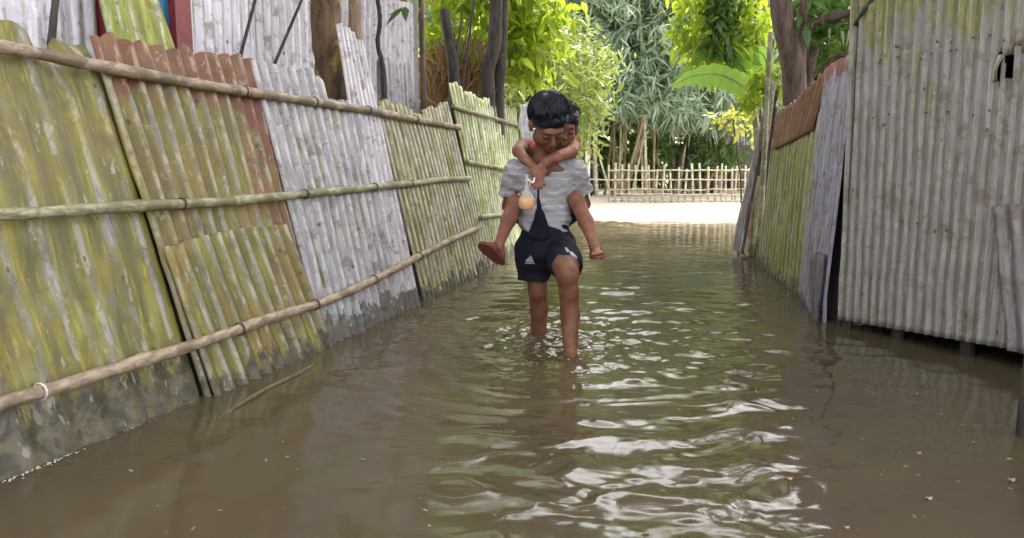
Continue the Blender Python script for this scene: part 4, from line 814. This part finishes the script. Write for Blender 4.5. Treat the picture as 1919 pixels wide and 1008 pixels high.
shirt = mk('shirt', V, F, N.m, boy); smooth_mod(shirt, .5, 4)
# shorts
vp = Vox((-.06, 3.1, .22), (.44, 4.0, .72), .0045)
vp.cone(T(1022, 432, 3.67), T(1023, 468, 3.68), .112, .116, .03)
vp.chain([T(996, 468, 3.69), T(1002, 536, 3.70)], (.082, .077), .02); vp.chain([T(1048, 462, 3.66), T(1058, 486, 3.50), T(1062, 505, 3.38)], (.084, .074, .070), .02)
sl_, P = vp.sub(vp.lo, vp.lo+vp.n*vp.h); xm = T(1032, 480, 3.6)[0]
c1 = T(1005, 525, 3.66)[2]-P[..., 2]; k0 = T(1062, 497, 3.40); c2 = (P-k0)@nrm((0, -1, -.55))
dd = np.where(P[..., 0] < xm+.012, c1, -1); dd = np.maximum(dd, np.where((P[..., 0] > xm-.02) & (P[..., 1] < 3.60), c2, -1)); dd = np.maximum(dd, np.where(P[..., 0] > xm, T(1060, 528, 3.5)[2]-P[..., 2], -1))
vp.D = np.maximum(vp.D, dd)
vp.D += (.006*vnoise(P[..., 0]*14, P[..., 2]*22, P[..., 1]*14)+.004*vnoise(P[..., 0]*34+9*P[..., 2], P[..., 2]*26, P[..., 1]*30)).astype(np.float32)
V, F = vp.mesh(); N = NT('navy black shorts'); a = N.noise(N.obj(), 9, 4); b = N.noise(N.obj(), 250, 3)
N.P(Base_Color=N.mix(a, (.004, .004, .009), (.014, .014, .026)), Roughness=.8, Specular_IOR_Level=.2); N.bump(b, .2, .002); SHORT = N.m
shorts = mk('shorts', V, F, SHORT, boy); smooth_mod(shorts, .5, 1)
from mathutils.bvhtree import BVHTree
def drape(name, V, F, polys, mat, parent, off=.002):
    """project small patches (lists of photo pixels) onto a garment mesh"""
    bt = BVHTree.FromPolygons([tuple(v) for v in V], [tuple(int(i) for i in f) for f in F]); m_ = MB()
    for poly in polys:
        c = np.mean(poly, 0); n_ = 7; P_ = []; ok = True
        tri = [(c, poly[i], poly[(i+1) % len(poly)]) for i in range(len(poly))]
        for a_, b_, c_ in tri:
            a_, b_, c_ = map(np.asarray, (a_, b_, c_)); idx = {}; Vl = []; Fl = []
            for i in range(n_+1):
                for j in range(n_+1-i):
                    q = a_+(b_-a_)*i/n_+(c_-a_)*j/n_; d = ray(*q); hit = bt.ray_cast(Vector(CP), Vector(d))
                    if hit[0] is None: ok = False; break
                    Vl.append(np.array(hit[0])-nrm(d)*off); idx[(i, j)] = len(Vl)-1
                if not ok: break
            if not ok: break
            for i in range(n_):
                for j in range(n_-i):
                    Fl.append((idx[i, j], idx[i+1, j], idx[i, j+1]))
                    if j < n_-i-1: Fl.append((idx[i+1, j], idx[i+1, j+1], idx[i, j+1]))
            m_.add(Vl, Fl)
        ok = True
    if m_.V:
        o = m_.build(name, mat, parent); md = o.modifiers.new('t', 'SOLIDIFY'); md.thickness = .0012; return o
wht = plain('white print', (.34, .34, .38), .6)
LX, LY = 983, 479
bars = []
for k, h0 in enumerate((4, 7.5, 11)):          # three slanted bars rising like steps, with a line of lettering beneath
    x0 = LX+k*5.2; bars.append([(x0+3.5-h0*.42, LY+12-h0), (x0+6.5-h0*.42, LY+12-h0-1.5), (x0+7.3, LY+12), (x0+3.2, LY+12)])
bars.append([(LX+1, LY+13.4), (LX+19, LY+13.4), (LX+19, LY+15), (LX+1, LY+15)])
drape('logo_print', V, F, bars, wht, shorts)
drape('side_stripe', V, F, [[(1058, 464), (1062, 464), (1067, 471), (1062, 472)], [(1066, 471), (1072, 472), (1082, 482), (1081, 487), (1070, 478)]], wht, shorts)
# ---- the child on his back
vc = Vox((-.20, 3.20, .34), (.55, 4.15, 1.18), .0037)
CC = T(1055, 237, 3.71); CF = frame((.10, -.96, -.30), (.15, -.3, 1)); gc = head(vc, CC, CF, .92)
vc.cone(CC+CF@np.array([0, -.03, -.05]), T(1040, 300, 3.80), .036, .05, .02); vc.ell(T(1024, 350, 3.86), (.10, .07, .13), None, .03); vc.ell(T(1022, 410, 3.88), (.10, .08, .10), None, .03)
# arms: over the boy's shoulders, crossing at his throat
wL, wR = T(1000, 312, 3.465), T(1014, 312, 3.455)
vc.chain([T(1000, 292, 3.80), T(980, 272, 3.68), T(971, 283, 3.58), T(985, 300, 3.49), wL], (.036, .030, .027, .021, .015), .010)
vc.chain([T(1052, 292, 3.80), T(1074, 275, 3.70), T(1071, 284, 3.58), T(1045, 293, 3.48), T(1024, 303, 3.455), wR], (.036, .031, .029, .024, .018, .015), .010)
hand(vc, wL, (.30, -.25, -1), (.1, .9, -.3), (.9, 0, .4), .88, .55)
hand(vc, wR, (-.22, -.15, -1), (-.1, 1, -.2), (-.9, 0, .3), .88, .6)
# legs around the boy's waist
kneeL, kneeR = T(966, 380, 3.60), T(1080, 374, 3.60); anL, anR = T(935, 458, 3.47), T(1114, 462, 3.47)
for hip, kn, mid, an in ((T(995, 400, 3.88), kneeL, T(953, 412, 3.56), anL), (T(1050, 400, 3.88), kneeR, T(1098, 415, 3.56), anR)):
    vc.chain([hip, lerp(hip, kn, .55)+np.array([.02*(1 if kn[0] > .2 else -1), 0, .0]), kn, mid, an], (.060, .049, .037, .034, .021), .015)
def foot(vx_, an, heel, toe, soleN, sz=1.0):
    heel, toe = np.asarray(heel), np.asarray(toe); ax = nrm(toe-heel); n_ = nrm(np.asarray(soleN, float)-ax*(np.asarray(soleN)@ax)); sd = np.cross(ax, n_); Rm = np.stack([sd, ax, n_], -1); L = np.linalg.norm(toe-heel)
    vx_.ell(heel+ax*.028*sz-n_*.022, (.023*sz, .030*sz, .024*sz), Rm, .012); vx_.cone(an, heel+ax*.035*sz-n_*.03, .022*sz, .022*sz, .015); vx_.ell(heel+ax*L*.45-n_*.022, (.026*sz, .05*sz, .018*sz), Rm, .015); vx_.ell(heel+ax*L*.68-n_*.016, (.031*sz, .034*sz, .013*sz), Rm, .012)
    for i in range(5):
        o_ = (-.024+.012*i)*sz; p_ = heel+ax*(L*.78-abs(o_)*.3)+sd*o_-n_*.012; vx_.cone(p_, p_+ax*(.026-.003*i)*sz, (.0085-.0008*i)*sz, (.0072-.0007*i)*sz, .004)
    return Rm, L
heelL, toeL = T(942, 492, 3.46), T(903, 455, 3.36); sL = nrm((-.42, -.85, -.30))
heelR, toeR = T(1116, 480, 3.50), T(1121, 481, 3.37); sR = nrm((.05, -.42, -.9))
RmL, LL = foot(vc, anL, heelL, toeL, sL, .95); RmR, LR = foot(vc, anR, heelR, toeR, sR, .95)
V, F = vc.mesh(); kid = mk('person', V, F, SKIN2); smooth_mod(kid, .5, 2)
tag(kid, 'small child in red carried piggyback, arms clasped round the boys neck', 'person')
hair_mesh('hair', CC, CF, .92, kid, 260, seed=5); eyes(gc, CF, kid, .92)
vr_ = Vox((-.1, 3.5, .45), (.45, 4.15, 1.12), .006); vr_.ell(T(1024, 350, 3.865), (.118, .085, .145), None, .03); vr_.ell(T(1022, 395, 3.885), (.112, .09, .10), None, .03)
vr_.cone(T(1000, 290, 3.81), T(988, 276, 3.74), .050, .038, .02); vr_.cone(T(1052, 290, 3.81), T(1072, 272, 3.72), .050, .040, .02)
V, F = vr_.mesh(); mk('red_shirt', V, F, plain('red cloth', (.40, .03, .045), .85), kid)
vr_ = Vox((-.12, 3.5, .38), (.50, 4.15, .75), .006); vr_.ell(T(1022, 412, 3.89), (.12, .10, .10), None, .03)
for hip, kn in ((T(995, 402, 3.88), kneeL), (T(1050, 402, 3.88), kneeR)): vr_.cone(hip, lerp(hip, kn, .5)+np.array([.02*(1 if kn[0] > .2 else -1), 0, 0]), .075, .066, .02)
V, F = vr_.mesh(); mk('dark_shorts', V, F, SHORT, kid)
SOLE = plain('maroon rubber sole', (.13, .032, .026), .6, sc=60)
def sandal(heel, toe, Rm, wd, label):
    L = np.linalg.norm(np.asarray(toe)-heel); sd, ax, n_ = Rm[:, 0], Rm[:, 1], Rm[:, 2]; V = []; F = []; K = 28; P_ = []
    for i in range(K):
        a = 2*math.pi*i/K; y = L*.5-math.cos(a)*L*.56; x = math.sin(a)*wd*(.80+.22*(y/L)-.16*math.exp(-((y/L-.45)/.16)**2)); P_.append((x, y))
    for nz_, s_ in ((.011, .97), (.009, 1), (-.001, 1), (-.004, .97)):
        for x, y in P_: V.append(heel+sd*x*s_+ax*(L*.5+(y-L*.5)*s_)+n_*nz_)
    for r_ in range(3): F += [(r_*K+i, r_*K+(i+1) % K, (r_+1)*K+(i+1) % K, (r_+1)*K+i) for i in range(K)]
    F += [tuple(range(K))[::-1], tuple(range(3*K, 4*K))]; o = mk('flip_flop', V, F, SOLE, kid, False)
    for s_ in (-1, 1):
        m_ = MB(); m_.tube(smoothpath([heel+ax*L*.82-n_*.004, heel+ax*L*.62+sd*s_*.02-n_*.036, heel+ax*L*.38+sd*s_*wd*.85-n_*.004], 6), .0035, 6); m_.build('strap', SOLE, o)
    return o
sandal(heelL, toeL, RmL, .041, ''); sandal(heelR, toeR, RmR, .038, '')
# ---- things they carry
pbg = thing('plastic_bag', tuple(T(987, 372, 3.40)), 'small knotted clear plastic bag half full of yellow liquid, hanging from the childs hands', 'bag')
def lathe(c, prof, n_=18, squash=1.0, wob=.0):
    V = []
    for z, r_ in prof:
        for i in range(n_):
            a = 2*math.pi*i/n_; rr = r_*(1+wob*math.sin(5*a+z*90)); V.append(np.asarray(c)+[rr*math.cos(a), squash*rr*math.sin(a), z])
    m_ = len(prof); F = [(j*n_+i, j*n_+(i+1) % n_, (j+1)*n_+(i+1) % n_, (j+1)*n_+i) for j in range(m_-1) for i in range(n_)]+[tuple(range(n_))[::-1], tuple(range((m_-1)*n_, m_*n_))]; return V, F
N = NT('thin clear plastic'); tr = N.n('BsdfTransparent', Color=(.92, .92, .9)); N.P(Base_Color=(.8, .78, .72), Roughness=.12); fz_ = N.noise(N.obj(60, 60, 20), 1, 3)
mx = N.n('MixShader', i0=N.math('ADD', .10, N.math('MULTIPLY', fz_, .35)), i1=tr.outputs[0], i2=N.p.outputs[0]); N.t.links.new(mx.outputs[0], N.t.nodes['Material Output'].inputs[0])
cb = T(987, 377, 3.40); V, F = lathe(cb, [(-.040, .010), (-.036, .024), (-.022, .034), (-.004, .0375), (.014, .034), (.032, .024), (.050, .012), (.070, .006), (.100, .005), (.118, .007)], 20, .8, .05)
mk('bag_skin', V, F, N.m, pbg)
V, F = lathe(cb, [(-.0375, .008), (-.034, .022), (-.021, .032), (-.004, .035), (.012, .033), (.016, .030)], 20, .8, .03); N = NT('yellow juice'); N.P(Base_Color=(.78, .30, .0), Roughness=.2); mk('liquid', V, F, N.m, pbg)
mm = MB(); mm.tube(smoothpath([cb+[.0, 0, .098], T(998, 342, 3.41), T(1002, 333, 3.43)], 5), [.0045]*11, 6, .2); mm.build('knot', plain('white plastic', (.8, .78, .74), .3), pbg)
vb_ = Vox(T(1010, 400, 3.52)-np.array([.12, .12, .2]), T(1010, 400, 3.52)+np.array([.14, .14, .2]), .004)
vb_.chain([T(1009, 346, 3.485), T(1009, 375, 3.50), T(1011, 398, 3.52)], (.006, .007, .014), .01); vb_.cone(T(1010, 402, 3.535), T(1000, 438, 3.575), .014, .026, .02); vb_.cone(T(1011, 402, 3.53), T(1013, 440, 3.57), .018, .030, .02); vb_.cone(T(1012, 406, 3.53), T(1026, 438, 3.575), .014, .024, .02)
shade(vb_, lambda x, y, z: .003*vnoise(x*50, z*22, y*40)); V, F = vb_.mesh()
tag(mk('cloth_bag', V, F, SHORT), 'dark limp cloth bag hanging down the front of the boys shirt', 'bag')
